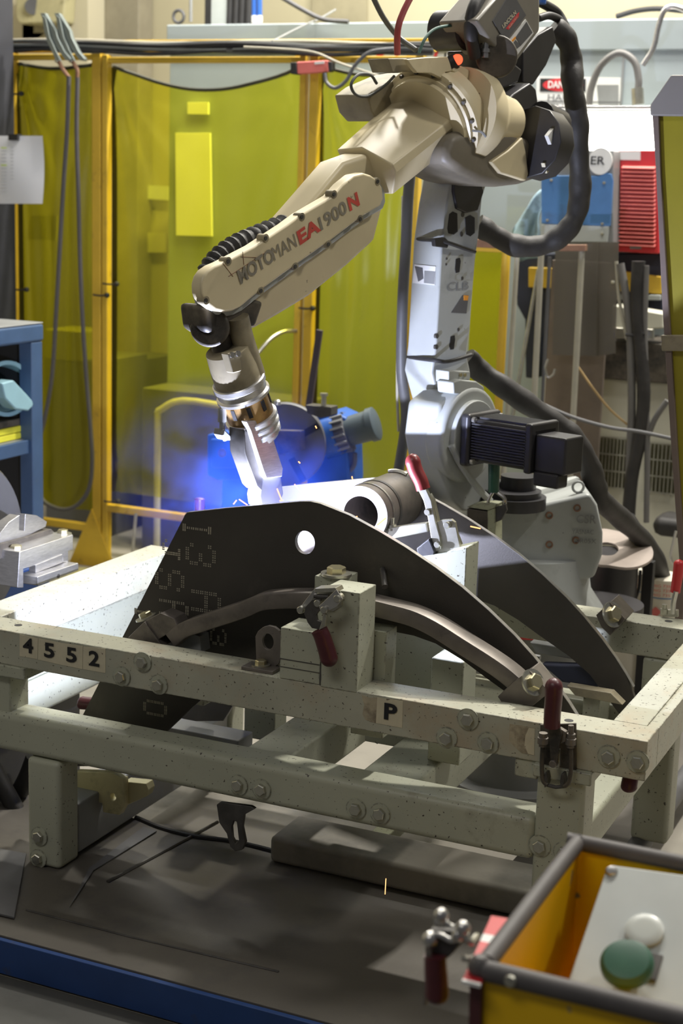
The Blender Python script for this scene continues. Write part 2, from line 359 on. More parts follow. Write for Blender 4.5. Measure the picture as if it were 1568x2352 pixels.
# drilled holes in the top face (dark recessed discs), chips of old labels, numbers
for u, v in ((42, 1436), (1306, 1655)):
    MB().cyl(P(u, v, 'z', ZT)-V((0, 0, .001)), P(u, v, 'z', ZT)+V((0, 0, .0004)), .0085, n=20).build('drilled_hole', M['black0'], fx)
MB().cyl(P(1535, 1427, 'z', ZT)-V((0, 0, .001)), P(1535, 1427, 'z', ZT)+V((0, 0, .0004)), .009, n=20).build('drilled_hole', M['black0'], fx)
yf = -.0012
def quad_y(pts, y, t=.001): return MB().prism([P(u, v, 'y', y) for u, v in pts], (0, t, 0))
for (u, v), (a, ch) in zip(((47, 1459), (90, 1468), (145, 1480), (195, 1489)), (((43, -1), '4'), ((50, 10), '5'), ((48, 10), '5'), ((47, 10), '2'))):
    x0 = P(u, v, 'y', 0).x
nums = [((45, 1457), (87, 1466), (86, 1514), (45, 1507), '4'), ((88, 1466), (141, 1477), (140, 1527), (87, 1515), '5'), ((141, 1477), (190, 1484), (189, 1537), (140, 1527), '5'), ((191, 1485), (242, 1490), (242, 1546), (190, 1537), '2')]
for a, b, c, d, ch in nums:
    lb = quad_y((a, b, c, d), -.0008).build('number_label', M['stick'], fx)
    ctr = (P(*a, 'y', yf)+P(*c, 'y', yf))/2
    text('numeral', ch, M['black0'], ctr+V((0, -.001, .001)), (1, 0, 0), (0, 0, 1), .044, lb, .028, .0004, fit=.026)
lb = quad_y(((866, 1602), (925, 1611), (923, 1672), (863, 1661)), -.0008).build('letter_label', M['stick'], fx)
text('letter', 'P', M['black0'], P(895, 1637, 'y', -.0022), (1, 0, 0), (0, 0, 1), .044, lb, .035, .0004, fit=.027)
quad_y(((830, 1596), (850, 1603), (866, 1602), (863, 1661), (850, 1658), (838, 1652), (832, 1640), (836, 1620)), -.0006).build('torn_label', M['torn'], fx)
quad_y(((1170, 1663), (1228, 1672), (1226, 1735), (1198, 1730), (1180, 1715), (1168, 1698)), -.0006).build('torn_label', M['torn'], fx)
quad_y(((1206, 1690), (1214, 1672), (1228, 1674), (1226, 1735), (1212, 1731), (1204, 1712)), -.0009).build('torn_label', M['stick'], fx)
# clamp tower on the front bar
bt = P(822, 1330, 'y', 0)
x0, x1 = -.648, -.567
tw = MB().box(x0+.004, x1, -.0015, .078, ZT-.003, .795).build('clamp_tower', F_, fx, .002)
MB().box(-.733, x0+.002, -.001, .08, ZT, .704).build('clamp_block', F_, fx, .002)
MB().box(-.7335, x0+.001, -.0022, .081, .640, .6415).box(-.7335, x0+.001, -.0022, .081, .624, .6252).box(x0+.003, x0+.0045, -.0022, .081, ZT, .640).build('shim_joint', M['dsteel'], fx)
MB().box(-.700, x0+.01, .078, .15, .60, .795).build('clamp_block', F_, fx, .002)
MB().box(-.615, -.545, .085, .14, .48, .70).build('clamp_block', F_, fx, .002)
pt = P(765, 1322, 'z', .797)
w2 = MB().lathe((0,0,0), (0,0,1), [(0,.031),(.005,.031),(.005,.015)], 30).build('washer', M['zinc'], None); b2 = MB().hexn((0,0,.005), (0,0,1), .019, .013).build('bolt', M['yzinc'], None)
big = (w2.data, b2.data); bpy.data.objects.remove(w2); bpy.data.objects.remove(b2)
def big_bolt(parent, pos, axis, s=1.0):
    b = put_bolt(parent, pos, 0, s, None, m=big); b.rotation_euler = V(axis).to_track_quat('Z', 'Y').to_euler(); return b
big_bolt(fx, (-.663, .10, .796), (0, 0, 1), 1.0)
# lifting lug with its bolt
lg = P(612, 1475, 'y', .045)
out = [P(u, v, 'y', .045) for u, v in ((586, 1462), (592, 1450), (603, 1441), (616, 1437), (630, 1440), (641, 1449), (646, 1465), (644, 1510), (640, 1525), (628, 1534), (600, 1530), (588, 1515))]
hc = P(615, 1474, 'y', .045)
MB().plate(out, [[hc+V((.0125*math.cos(a*math.pi/10), 0, .0165*math.sin(a*math.pi/10))) for a in range(20)]], (0, .008, 0)).box(out[0].x-.012, out[6].x, .01, .053, ZT, ZT+.007).build('lifting_lug', M['brownsteel'], fx, .001)
big_bolt(fx, P(599, 1528, 'z', ZT+.007)+V((0, 0, 0)), (0, 0, 1), .62)
# hanging hook bracket under the lower beam
hk = [P(u, v, 'y', .02) for u, v in ((497, 1848), (505, 1843), (575, 1852), (585, 1858), (560, 1872), (556, 1900), (563, 1935), (556, 1952), (540, 1956), (528, 1945), (520, 1915), (503, 1890))]
hh = [P(u, v, 'y', .02) for u, v in ((536, 1885), (543, 1888), (548, 1930), (540, 1938), (533, 1925), (531, 1900))]
MB().plate(hk, [hh], (0, .010, 0)).build('hanger_hook', M['dsteel'], fx, .0015)
# back right: block posts between plates and rear bar, post
MB().box(-.50, -.43, .22, .30, .40, .62).build('support_post', F_, fx, .003)
MB().box(-.30, -.26, DP-.19, DP-.10, .30, .50).build('support_post', F_, fx, .003)
MB().box(-1.02, -.94, .40, .46, .30, .60).build('support_post', F_, fx, .003)
MB().box(-1.13, -1.07, .30, .36, .395, .50).build('support_post', F_, fx, .003)
# tilted end blocks that hold the bent tube (left and right) and the rear one
def oriented(ctr, ang, w, h, d):     # box whose faces are turned by ang in the XZ plane
    c, s = math.cos(ang), math.sin(ang); return MB().obox(ctr, (c, 0, s), (0, 1, 0), (-s, 0, c), w/2, d/2, h/2)
lbk = P(372, 1440, 'y', .13); 
lft = MB().prism([P(u, v, 'y', .10) for u, v in ((331, 1428), (354, 1458), (372, 1485), (300, 1478), (294, 1464))], (0, .06, 0)); lft.build('stop_block', M['brownsteel'], fx, .0015)
MB().prism([P(u, v, 'y', .105) for u, v in ((331, 1428), (368, 1408), (398, 1420), (408, 1440), (395, 1450), (362, 1470), (354, 1458))], (0, .05, 0)).build('stop_block', M['brownsteel'], fx, .0015)
MB().prism([P(u, v, 'y', .13) for u, v in ((380, 1482), (430, 1452), (458, 1462), (462, 1500), (400, 1495))], (0, .04, 0)).build('stop_block', M['mgrey'], fx, .0015)
lb0 = P(336, 1420, 'y', .13); big_bolt(fx, lb0, (-.35, -.1, .9), .75)
rb = MB().prism([P(u, v, 'y', .10) for u, v in ((1178, 1566), (1215, 1540), (1262, 1590), (1222, 1622), (1150, 1612), (1142, 1600))], (0, .065, 0)); rb.build('stop_block', M['brownsteel'], fx, .0015)
big_bolt(fx, P(1222, 1568, 'y', .10), (.78, -.42, .46), .85)
MB().prism([P(u, v, 'y', DP-.15) for u, v in ((1368, 1413), (1400, 1383), (1436, 1422), (1400, 1460), (1380, 1440))], (0, .08, 0)).build('stop_block', M['brownsteel'], fx, .0015)
big_bolt(fx, P(1405, 1412, 'y', DP-.15), (.80, -.42, .42), .95)
# round bar that leans on the front plate
MB().tube([(-.575, .14, .775), P(878, 1308, 'y', .176)], .0065, 12, 1).build('locating_pin', M['dsteel'], fx)
# far clamp tower seen between the plates, with a sloped top
MB().prism([(-.70, .36, .36), (-.525, .36, .36), (-.525, .36, .806), (-.70, .36, .762)], (0, .055, 0)).build('clamp_tower', F_, fx, .002)
MB().prism([(-.523, .345, .36), (-.480, .345, .36), (-.480, .345, .826), (-.523, .345, .812)], (0, .075, 0)).build('clamp_tower', F_, fx, .002)
MB().box(-.83, -.785, .88, .94, .30, .80).box(-.86, -.79, .875, .945, .80, .86).build('clamp_tower', M['worn'], fx, .003)
# thick cushion block under the far end, and a cast clamp body on the left under the beam
ct = thing('cast_clamp_body', 'cream painted casting with a round hole, hanging under the left of the lower beam', 'clamp casting', (-1.16, .12, .3))
o_ = [P(u, v, 'y', .16) for u, v in ((172, 1772), (255, 1775), (284, 1790), (286, 1850), (274, 1873), (236, 1866), (234, 1845), (172, 1834))]
hh = P(259, 1831, 'y', .16)
MB().plate(o_, [[hh+V((.0075*math.cos(a*math.pi/8), 0, .009*math.sin(a*math.pi/8))) for a in range(16)]], (0, .02, 0)).build('body', M['cast'], ct, .002)
MB().prism([P(u, v, 'y', .18) for u, v in ((284, 1795), (335, 1800), (340, 1815), (335, 1830), (286, 1852))], (0, .03, 0)).build('side_web', M['cast'], ct, .002)
MB().box(-1.235, -1.17, .12, .16, .352, .362).box(-1.235, -1.17, .125, .16, .335, .342).build('jaw', M['mgrey'], ct, .001)
MB().box(-1.17, -.98, .30, .37, .215, .33).build('support_post', M['mgrey'], fx, .003)
MB().box(-1.335, -1.256, .078, .76, .09, .205).build('cross_member', M['mgrey'], fx, .004)
# thick floor beam
fb = MB().box(-.875, -.0, .255, .40, .081, .142); tag(fb.build('floor_beam', M['floor'], None, .012, seg=3), 'worn grey floor beam lying on the platform below the lower front beam', 'steel beam')

# ================================================================== curved work plates
def plate_outline(pts, y): return [P(u, v, 'y', y) for u, v in pts]
Y1 = .180; TH = .0125
top = [(430, 1178), (520, 1168), (610, 1160), (690, 1153), (712, 1153), (735, 1158), (800, 1184), (870, 1222), (930, 1258), (1000, 1305), (1060, 1350), (1120, 1402), (1180, 1460), (1225, 1510), (1270, 1566), (1305, 1615), (1330, 1655), (1350, 1690)]
low = [(1275, 1690), (1240, 1655), (1190, 1610), (1120, 1560), (1060, 1515), (1000, 1478), (950, 1460), (900, 1450), (850, 1448), (800, 1452), (740, 1462), (690, 1475), (640, 1492), (580, 1520), (520, 1560), (470, 1600), (430, 1635), (395, 1668), (372, 1690), (330, 1760)]
pts = top+low+[(130, 1760)]
pts = [(424, 1184)]+pts
OUT = [P(u, v, 'y', Y1) for u, v in pts]
# smooth the arcs
hole = P(700, 1246, 'y', Y1)
HOLE = [hole+V((.0225*math.cos(a*math.pi/16), 0, .0245*math.sin(a*math.pi/16))) for a in range(32)]
fp = thing('curved_side_plate', 'front dark mill-scale curved steel side plate with stencil marks and one round hole', 'steel plate', (-.75, Y1, .3), 'curved side plates being welded')
MB().plate(OUT, [HOLE], (0, TH, 0)).build('plate', M['mill'], fp)
# bright cut rim: thin band on the arc edge
def rim(y, shift=V((0,0,0)), seq=None):
    q = MB(); r = [P(u, v, 'y', Y1)+shift for u, v in (seq or [(424,1184)]+top)]
    for i in range(len(r)): r[i] = V((r[i].x, y, r[i].z))
    rings = []
    for i, p in enumerate(r):
        t = (r[min(i+1, len(r)-1)]-r[max(i-1, 0)]).normalized(); n = V((-t.z, 0, t.x))
        if n.z < 0: n = -n
        n2 = n*.0012
        rings.append([p+n2*.2-V((0, .0002, 0)), p+n2, p+n2+V((0, TH, 0)), p+n2*.2+V((0, TH+.0002, 0))])
    return q.loft(rings)
rim(Y1).build('cut_edge', M['cut'], fp)
Y2 = .560
SH = V((-.008, 0, -.012))
rp = thing('curved_side_plate', 'rear curved steel side plate, lit blue-white by the arc on its inner face', 'steel plate', (-.75, Y2, .3), 'curved side plates being welded')
OUT2 = list(OUT); OUT2[len(top)] = OUT2[len(top)]+V((.022, 0, -.06)); OUT2[len(top)+1] = OUT2[len(top)+1]+V((.045, 0, -.06))
MB().plate([V((p.x, Y2, p.z))+SH for p in OUT2], [], (0, TH, 0)).build('plate', M['mill'], rp)
rim(Y2, SH).build('cut_edge', M['cut'], rp)
rp['group'] = fp['group']
# dot matrix stencil marks on the front plate, lettering turned a quarter turn
FONT = {'T': ('11111','00100','00100','00100','00100','00100','00100'), 'I': ('01110','00100','00100','00100','00100','00100','01110'), '3': ('01110','10001','00001','00110','00001','10001','01110'),
 'A': ('01110','10001','10001','11111','10001','10001','10001'), '2': ('01110','10001','00001','00010','00100','01000','11111'), 'S': ('01110','10001','10000','01110','00001','10001','01110'),
 '1': ('00100','01100','00100','00100','00100','00100','01110'), '0': ('01110','10001','10001','10001','10001','10001','01110'), 'J': ('00111','00010','00010','00010','00010','10010','01100')}
def stencil(ch, u0, v0, u1, v1):     # box in the plate plane: left/right edges = baseline/cap line
    a = P(u0, v0, 'y', Y1-.0004); b = P(u1, v1, 'y', Y1-.0004); q = MB()
    g = FONT[ch]
    for r in range(7):
        for c in range(5):
            if g[r][c] == '1':
                for i in (0, 1):
                    for j in (0, 1):
                        fu = (6.5-r+(i-.5)*.45+.0)/7; fv = (c+.5+(j-.5)*.45)/5
                        x = a.x+(b.x-a.x)*fu; z = a.z+(b.z-a.z)*fv
                        q.box(x-.0013, x+.0013, Y1-.0004, Y1+.0002, z-.0013, z+.0013)
    return q.build('stencil_mark', M['chk'], fp, fix=False)
for ch, *bx_ in (('I', 418,1196,486,1234), ('3', 425,1244,496,1306), ('A', 438,1352,508,1414), ('J', 372,1236,414,1288), ('S', 355,1302,424,1362), ('A', 364,1374,434,1422), ('1', 308,1392,352,1420), ('0', 328,1604,384,1650), ('3', 482,1440,520,1486)):
    stencil(ch, *bx_)
wb = MB().box(-1.03, -.705, Y1+TH+.001, Y2-.001, .700, .710); tag(wb.build('arc_block_plate', M['mill'], None, .001), 'added dark plate between the two curved side plates, blocking arc light from below', 'steel plate')  # added plate that keeps arc light off the lower frame and floor
# round cross tube welded between the plates
tb = thing('cross_tube', 'short thick steel tube on the rear plate, open end glowing in arc light', 'steel tube', (-.77, .38, .80))
def ringtube(ctr, axis, L, r, ri, mname, nm, par, n=40):
    x, y, a = basis(axis); q = MB(); c = V(ctr)
    R = lambda rad, h: [c+a*h+(x*math.cos(2*math.pi*i/n)+y*math.sin(2*math.pi*i/n))*rad for i in range(n)]
    q.loft([R(ri, 0), R(ri, L), R(r, L), R(r, 0), R(ri, 0)], cap=False); return q.build(nm, M[mname], par)
tc = P(828, 1182, 'y', .36)
ringtube((tc.x, .36, tc.z), (0, 1, 0), .20, .062, .040, 'brownsteel', 'tube', tb)
ringtube((tc.x, .39, tc.z), (0, 1, 0), .006, .064, .060, 'steel', 'turned_band', tb)
ringtube((tc.x, .43, tc.z), (0, 1, 0), .010, .0635, .060, 'dsteel', 'turned_band', tb)
MB().tube([(tc.x+.062*math.sin(a*.1), .553, tc.z+.064*math.cos(a*.1)) for a in range(-3, 5)], .006, 8).build('tack_weld', M['zinc'], tb)
hb = thing('pivot_bushing', 'short machined bushing showing bright through the round hole of the front plate', 'bushing', (hole.x, .25, hole.z))
bq = P(704, 1246, 'y', .34); MB().cyl(bq-V((.02, .01, .012)), bq+V((.035, .03, .02)), .027, n=32).build('bushing', M['brownsteel'], hb, .003)
# bent square tube along the front plate
cen = [(398, 1462), (425, 1440), (470, 1424), (560, 1394), (600, 1377), (640, 1372), (700, 1371), (760, 1373), (830, 1382), (900, 1398), (950, 1412), (1000, 1436), (1060, 1474), (1120, 1512), (1160, 1540), (1190, 1566), (1215, 1592)]
cp = smooth_path([P(u, v+6, 'y', .115) for u, v in cen], 4)
q = MB(); rings = []
hw = .017
for i, p in enumerate(cp):
    t = (cp[min(i+1, len(cp)-1)]-cp[max(i-1, 0)]).normalized(); n = V((-t.z, 0, t.x)); yv = V((0, 1, 0)); rr = []
    for cx, cy in ((-1, -1), (1, -1), (1, 1), (-1, 1)):
        for k in range(3):
            an = {(-1,-1): math.pi, (1,-1): 1.5*math.pi, (1,1): 0, (-1,1): .5*math.pi}[(cx, cy)]+k*math.pi/4
            rr.append(p+yv*(cx*.021+.004*math.cos(an))+n*(cy*(hw-.004)+.004*math.sin(an)) + yv*.012)
    rings.append(rr)
q.loft(rings)
tag(q.build('bent_square_tube', M['brownsteel']), 'long bent brown square steel tube clamped along the front curved plate', 'steel tube', None)
# ================================================================== welding robot
rb_ = thing('welding_robot', 'cream and grey six-axis welding robot marked MOTOMAN EA1900N reaching down over the curved plates', 'robot', (RB.x, RB.y, 0))
def apoly(pts, off, th): return MB().prism([A(u, v, off) for u, v in pts], -RR*th)
def acyl(u, v, off0, off1, r, r2=None, n=36, prof=None):
    c = A(u, v, off1); a = c - RR*(off1-off0)
    return MB().cyl(a, c, r, r2, n)
R_ = M['robot']; G_ = M['rgrey']
# pedestal and base
bc = D(1212, 1310, 4.13); BX, BY, BZ = bc
ped = MB().lathe((BX, BY, 0), (0,0,1), [(0, .20), (.03, .20), (.03, .155), (.43, .155), (.43, .19), (.452, .19)], 40); ped.build('pedestal', M['mgrey'], rb_, .002)
MB().box(BX+.05, BX+.1, BY-.165, BY-.14, .36, .385).build('pedestal_label', M['white'], rb_)
MB().lathe((BX, BY, .452), (0,0,1), [(0, .205), (.022, .205)], 48).build('red_ring', M['red'], rb_)
MB().lathe((BX+.16, BY+.12, .40), (0,0,1), [(0, .12), (.09, .12)], 32).build('rotation_drum', M['blackp'], rb_)
# base casting: lower skirt + body facing the camera
q = MB()
sk = [(1090, 1300), (1060, 1225), (1075, 1165), (1190, 1150), (1232, 1160), (1355, 1133), (1372, 1160), (1385, 1225), (1384, 1275), (1369, 1318), (1366, 1328), (1270, 1348), (1200, 1350), (1120, 1340)]
dn = V((-.40, .916, 0))
def cpoly(pts, d0, th, nrm=None, back=1.0):        # polygon on an upright plane that faces along -dn at camera distance d0
    p0 = CAM+V((0,0,0))+dn*d0; r = []
    for u, v in pts:
        d = ray(u, v); r.append(CAM + d*((p0-CAM).dot(dn)/d.dot(dn)))
    return r
bd = cpoly(sk, 3.92, .2)
q.prism(bd, dn*.26)
q.build('turning_base', G_, rb_, .012, seg=3)
for u, v in ((1261, 1184), (1325, 1167), (1261, 1251), (1322, 1241)):
    p = cpoly([(u, v)], 3.918, 0)[0]
    MB().lathe(p+dn*.004, -dn, [(0, .0095), (.006, .0095), (.006, .006), (.001, .006)], 18).build('socket_screw', M['rust'], rb_)
q = MB(); p = cpoly([(1210, 1162), (1120, 1190), (1140, 1205), (1195, 1205), (1232, 1195), (1228, 1165), (1180, 1152)], 3.90, 0)
q.prism([V(k) for k in p], dn*.06); q.build('base_stop', G_, rb_, .008, seg=3)
pp = cpoly([(1345, 1193)], 3.916, 0)[0]; rx = V((.916, .40, 0))
text('cast_lettering', 'CSR', M['mgrey'], pp, rx, (0,0,1), .030, rb_, .01, .002, fit=.05)
pp = cpoly([(1338, 1222)], 3.916, 0)[0]; text('cast_lettering', 'YASNAC', M['mgrey'], pp, rx, (0,0,1), .017, rb_, .0, .001, fit=.055)
pp = cpoly([(1343, 1243)], 3.916, 0)[0]; text('cast_lettering', 'NR05X', M['mgrey'], pp, rx, (0,0,1), .017, rb_, .0, .001, fit=.055)
# flanged skirt lower flare
MB().lathe((BX, BY, .474), (0,0,1), [(0, .20), (.02, .20), (.07, .165), (.16, .15)], 48).build('base_skirt', G_, rb_)
pk = cpoly([(1327, 1122)], 3.95, 0)[0]
MB().tube([pk+rx*.014*math.cos(a*math.pi/7)+V((0,0,1))*(.014*math.sin(a*math.pi/7)+.004) for a in range(15)], .0035, 8, 1).build('lifting_eye', M['rgrey'], rb_)
# swinging casting that carries the lower arm
sw = [(1010, 930), (1042, 905), (1080, 900), (1122, 905), (1135, 935), (1140, 1040), (1152, 1100), (1200, 1140), (1215, 1165), (1130, 1180), (1065, 1175), (1040, 1150), (1012, 1080), (1000, 1010)]
apoly(sw, .035, .10).build('shoulder_casting', G_, rb_, .012, seg=3)
acyl(1082, 1000, .0, .055, .118).build('shoulder_housing', G_, rb_, .012, seg=4)
acyl(1092, 1000, .05, .068, .085).build('motor_flange', M['rgrey'], rb_, .003)
MB().tube([A(1035, 1022, .06), A(1060, 1070, .07), A(1098, 1122, .08), A(1125, 1150, .085)], .009, 8).build('casting_rib', G_, rb_)
apoly([(1040, 878), (1058, 872), (1095, 876), (1112, 888), (1112, 905), (1085, 912), (1042, 905)], .05, .05).build('top_bracket', M['rgrey'], rb_, .004)
apoly([(1030, 852), (1080, 853), (1080, 872), (1048, 875), (1030, 880)], .03, .04).build('top_bracket', M['rgrey'], rb_, .003)
for u in (1056, 1066):
    MB().lathe(A(u, 861, .031), RR, [(0, .0045), (.004, .0045)], 10).build('brass_screw', M['yzinc'], rb_)
# shoulder motor (finned box) with encoder housing
mo = thing; mx = -RF  # helper axes: RR (out), RF (front), UP
mc = A(1092, 1003, .07)
def rbox(q, c, o0, o1, f0, f1, z0, z1):
    return q.obox(c+RR*((o0+o1)/2)+RF*((f0+f1)/2)+UP*((z0+z1)/2), RR, RF, UP, abs(o1-o0)/2, abs(f1-f0)/2, abs(z1-z0)/2)
q = rbox(MB(), mc, 0, .028, -.068, .068, -.064, .064); q.build('shoulder_motor', M['blackp'], rb_, .01, seg=3)
q = rbox(MB(), mc, .028, .20, -.052, .052, -.052, .052)
mt_ = q.build('motor_body', M['blackp'], rb_, .01, seg=3)
q = MB()
for k in range(13):
    z = -.040+k*.0067; rbox(q, mc, .03, .185, .045, .059, z-.0017, z+.0017)
for k in range(11):
    y = -.04+k*.008; rbox(q, mc, .03, .185, y-.0018, y+.0018, .045, .057)
q.build('cooling_fins', M['blackp'], rb_)
rbox(MB(), mc, .180, .20, -.058, .058, -.058, .060).build('motor_end_cap', M['blackp'], rb_, .006)
rbox(MB(), mc, .20, .285, -.035, .042, -.052, .036).build('encoder_housing', M['blackp'], rb_, .006)
rbox(MB(), mc, .2, .27, .0, .045, -.085, -.05).build('motor_plug', M['blackp'], rb_, .006)
for a_, b_ in ((-.055, .05), (.055, .05), (.055, -.05), (-.055, -.05)):
    c = mc+RR*.03+RF*a_+UP*b_; MB().lathe(c, RR, [(0, .007), (.008, .007)], 10).build('motor_bolt', M['steel'], rb_)
# turntable motor below
MB().lathe(A(1175, 1165, .08), (0,0,1), [(0, .085), (.03, .085), (.03, .072), (.045, .072)], 32).build('axis_flange', M['blackp'], rb_)
MB().lathe(A(1190, 1110, .08), (0,0,1), [(-.04, .045), (.02, .045)], 24).build('axis_motor', M['blackp'], rb_)
# lower arm (column)
col = [(1040, 395), (1050, 365), (1095, 350), (1122, 410), (1108, 455), (1100, 540), (1092, 600), (1084, 700), (1080, 760), (1072, 815), (1080, 850), (1080, 900), (1120, 980), (1120, 1120), (1090, 1165), (1070, 1130), (1048, 1075), (1028, 990), (1008, 920), (992, 858), (1000, 800), (1006, 700), (1014, 560), (1026, 470)]
apoly(col, -.045, .088).build('lower_arm', G_, rb_, .006, seg=2)
acyl(1095, 1010, -.06, .01, .100).build('lower_arm_hub', G_, rb_, .006)
apoly([(1044, 395), (1100, 398), (1112, 440), (1098, 484), (1072, 490), (1050, 480), (1042, 440)], -.038, .02).build('arm_recess', M['blackp'], rb_, .004)
for pts in ([(1032, 492), (1040, 486), (1050, 490), (1051, 532), (1042, 539), (1030, 536), (1028, 525)], [(1068, 500), (1080, 494), (1090, 500), (1090, 535), (1080, 543), (1070, 538)], [(1047, 595), (1056, 592), (1058, 600), (1055, 625), (1047, 627), (1045, 618)], [(1035, 773), (1044, 770), (1045, 780), (1042, 802), (1034, 803), (1032, 794)]):
    apoly(pts, -.0438, .004).build('arm_slot', M['black0'], rb_, .0)
for u, v, r in ((1063, 493, .006), (1060, 538, .006), (1026, 594, .003), (1025, 607, .003), (1062, 639, .0045), (1053, 757, .0045), (1004, 772, .006), (1003, 797, .006)):
    acyl(u, v, -.05, -.0435, r, n=12).build('arm_bolt', M['dsteel'], rb_)
nf_ = (A(1014, 560, -.045)-A(1000, 800, -.045)).normalized(); sn = RR.cross(nf_).normalized(); sn = sn if sn.dot(RF) > 0 else -sn
def sidep(pts, lift, th):           # polygon on the front-facing side of the column
    p0 = A(1010, 630, -.045)+sn*lift; r = []
    for u, v in pts:
        d = ray(u, v); r.append(CAM+d*((p0-CAM).dot(sn)/d.dot(sn)))
    return MB().prism(r, -sn*th)
lp = sidep([(951, 607), (1000, 612), (998, 655), (947, 650)], .002, .002).build('warning_label', M['white'], rb_)
sidep([(974, 622), (999, 624), (997, 653), (973, 650)], .0026, .0006).build('label_text_block', M['mgrey'], lp)
sidep([(952, 611), (970, 615), (972, 640), (960, 647)], .0026, .0006).build('label_pictogram', M['dgrey'], lp)
lp = apoly([(1062, 678), (1076, 678), (1071, 720), (1036, 718)], -.0438, .002).build('warning_label', M['dgrey'], rb_)
apoly([(1065, 678), (1076, 679), (1074, 690), (1065, 690)], -.0432, .0006).build('orange_band', M['orange'], lp)
text('cast_lettering', 'CLB', M['mgrey'], A(1051, 657, -.044), RR*0+(-RF), (0,0,1), .032, rb_, .01, .002, fit=.085) if 0 else None
text('cast_lettering', 'CLB', M['mgrey'], A(1051, 657, -.0435), -RF, (0,0,1), .028, rb_, .006, .0015, fit=.085)
# cable ties round the arm
MB().tube([A(955, 549, -.13), A(1014, 554, -.035), A(1070, 572, -.035), A(1090, 578, -.04)], .005, 8).build('cable_tie', M['black'], rb_)
MB().box(0,0,0,0,0,0) ; apoly([(998, 548), (1022, 545), (1032, 555), (1028, 570), (1000, 566)], -.03, .012).build('tie_block', M['black'], rb_, .002)
MB().tube([A(936, 820, -.13), A(1000, 828, -.035), A(1030, 830, -.035), A(1082, 815, -.04)], .005, 8).build('cable_tie', M['black'], rb_)
# elbow casting
eb = [(1022, 352), (1040, 310), (1100, 290), (1170, 300), (1225, 320), (1235, 350), (1248, 400), (1235, 412), (1200, 424), (1150, 430), (1105, 420), (1062, 400), (1030, 378)]
apoly(eb, .085, .18).build('elbow_casting', M['browncast'], rb_, .02, seg=4)
apoly([(1128, 372), (1168, 345), (1200, 315), (1208, 350), (1214, 400), (1208, 416), (1150, 398)], .095, .02).build('elbow_cover', R_, rb_, .004)
eh = A(1118, 272, .03)
hx = (A(1185, 290, .03)-A(1050, 262, .03)).normalized()
MB().lathe(A(1060, 262, .03), hx, [(-.01, .105), (.03, .108), (.055, .095), (.085, .075), (.10, .068), (.165, .062), (.165, .058), (.175, .058)], 40).build('gear_housing', R_, rb_)
MB().tube([A(1085, 300, .10), A(1105, 303, .11), A(1118, 318, .11), A(1130, 340, .105)], .003, 6).build('grease_line', M['mgrey'], rb_)
# big flange rings where the forearm turns; axis along the forearm
fa = (A(520, 668, .0)-A(1010, 270, .0)).normalized()
rc = A(992, 275, -.02)
MB().lathe(rc, fa, [(-.05, .118), (-.012, .122), (-.010, .128), (.004, .128), (.006, .116), (.016, .116), (.018, .110), (.030, .108), (.030, .096)], 56).build('forearm_ring', R_, rb_)
x, y, a_ = basis(fa)
for k in range(16):
    an = k*math.pi/8; c = rc+fa*.004+(x*math.cos(an)+y*math.sin(an))*.120
    MB().cyl(c, c+fa*.008, .0045, n=8).build('ring_screw', M['dsteel'], rb_)
# curved guard above the ring
q = MB(); gp = [(1045, 150), (1070, 165), (1095, 190), (1115, 215), (1125, 236)]; rings = []
g1 = [A(u, v, .06) for u, v in gp]; g2 = [A(u-28, v+22, .06) for u, v in gp]
out = [A(u, v, .05) for u, v in ((1045, 150), (1062, 152), (1090, 168), (1112, 195), (1124, 222), (1126, 238), (1112, 242), (1100, 238), (1088, 210), (1068, 185), (1040, 163))]
MB().prism(out, -RR*.11).build('curved_guard', R_, rb_, .003)
# upper forearm, a chamfered box beam
def section(u, v, off0, prof):
    c = A(u, v, 0); n = RR.cross(fa).normalized(); n = n if n.z > 0 else -n
    return [c+RR*o+n*h for o, h in prof]
pr1 = [(-.115, .052), (-.035, .062), (.055, .012), (.058, -.006), (.03, -.06), (-.09, -.06)]
pr2 = [(-.095, .045), (-.02, .052), (.055, .012), (.058, -.008), (.03, -.062), (-.07, -.062)]
MB().loft([section(1000, 280, 0, pr1), section(860, 388, 0, pr2)]).build('upper_forearm', R_, rb_, .004)
# slimmer beam behind the cover
lf = [(885, 395), (880, 480), (862, 553), (800, 610), (712, 681), (640, 725), (588, 754), (560, 745), (500, 700), (560, 640), (680, 500), (742, 428), (790, 372), (845, 352)]
apoly(lf, -.005, .075).build('forearm', R_, rb_, .012, seg=3)
apoly([(588, 753), (562, 748), (500, 705), (560, 680), (608, 692)], .0, .087).build('forearm_scorched_end', M['soot'], rb_, .01)
cv = [(476, 622), (492, 611), (511, 603), (584, 565), (660, 515), (691, 492), (763, 450), (787, 423), (813, 402), (835, 397), (852, 402), (870, 415), (879, 431), (881, 457), (875, 473), (832, 498), (760, 553), (679, 610), (599, 668), (553, 706), (535, 715), (515, 718), (495, 713), (480, 702), (468, 690), (462, 675), (461, 655), (466, 636)]
apoly(cv, .048, .030).build('arm_cover', R_, rb_, .006, seg=3)
cc = (sum([k[0] for k in cv])/len(cv), sum([k[1] for k in cv])/len(cv))
rimp = [(u+3+((u-cc[0])*.008), v+8+((v-cc[1])*.01)) for u, v in cv]
apoly(rimp, .022, .028).build('cover_rim', M['rgrey'], rb_, .004)
for u, v in ((525, 600), (611, 547), (694, 498), (768, 446), (828, 503), (755, 561), (679, 612), (600, 668), (474, 690), (868, 417)):
    acyl(u, v, .03, .0495, .0085, n=16).build('cover_boss', M['rdirty'], rb_)
    acyl(u, v, .046, .0515, .0045, n=8).build('cover_screw', M['dsteel'], rb_)
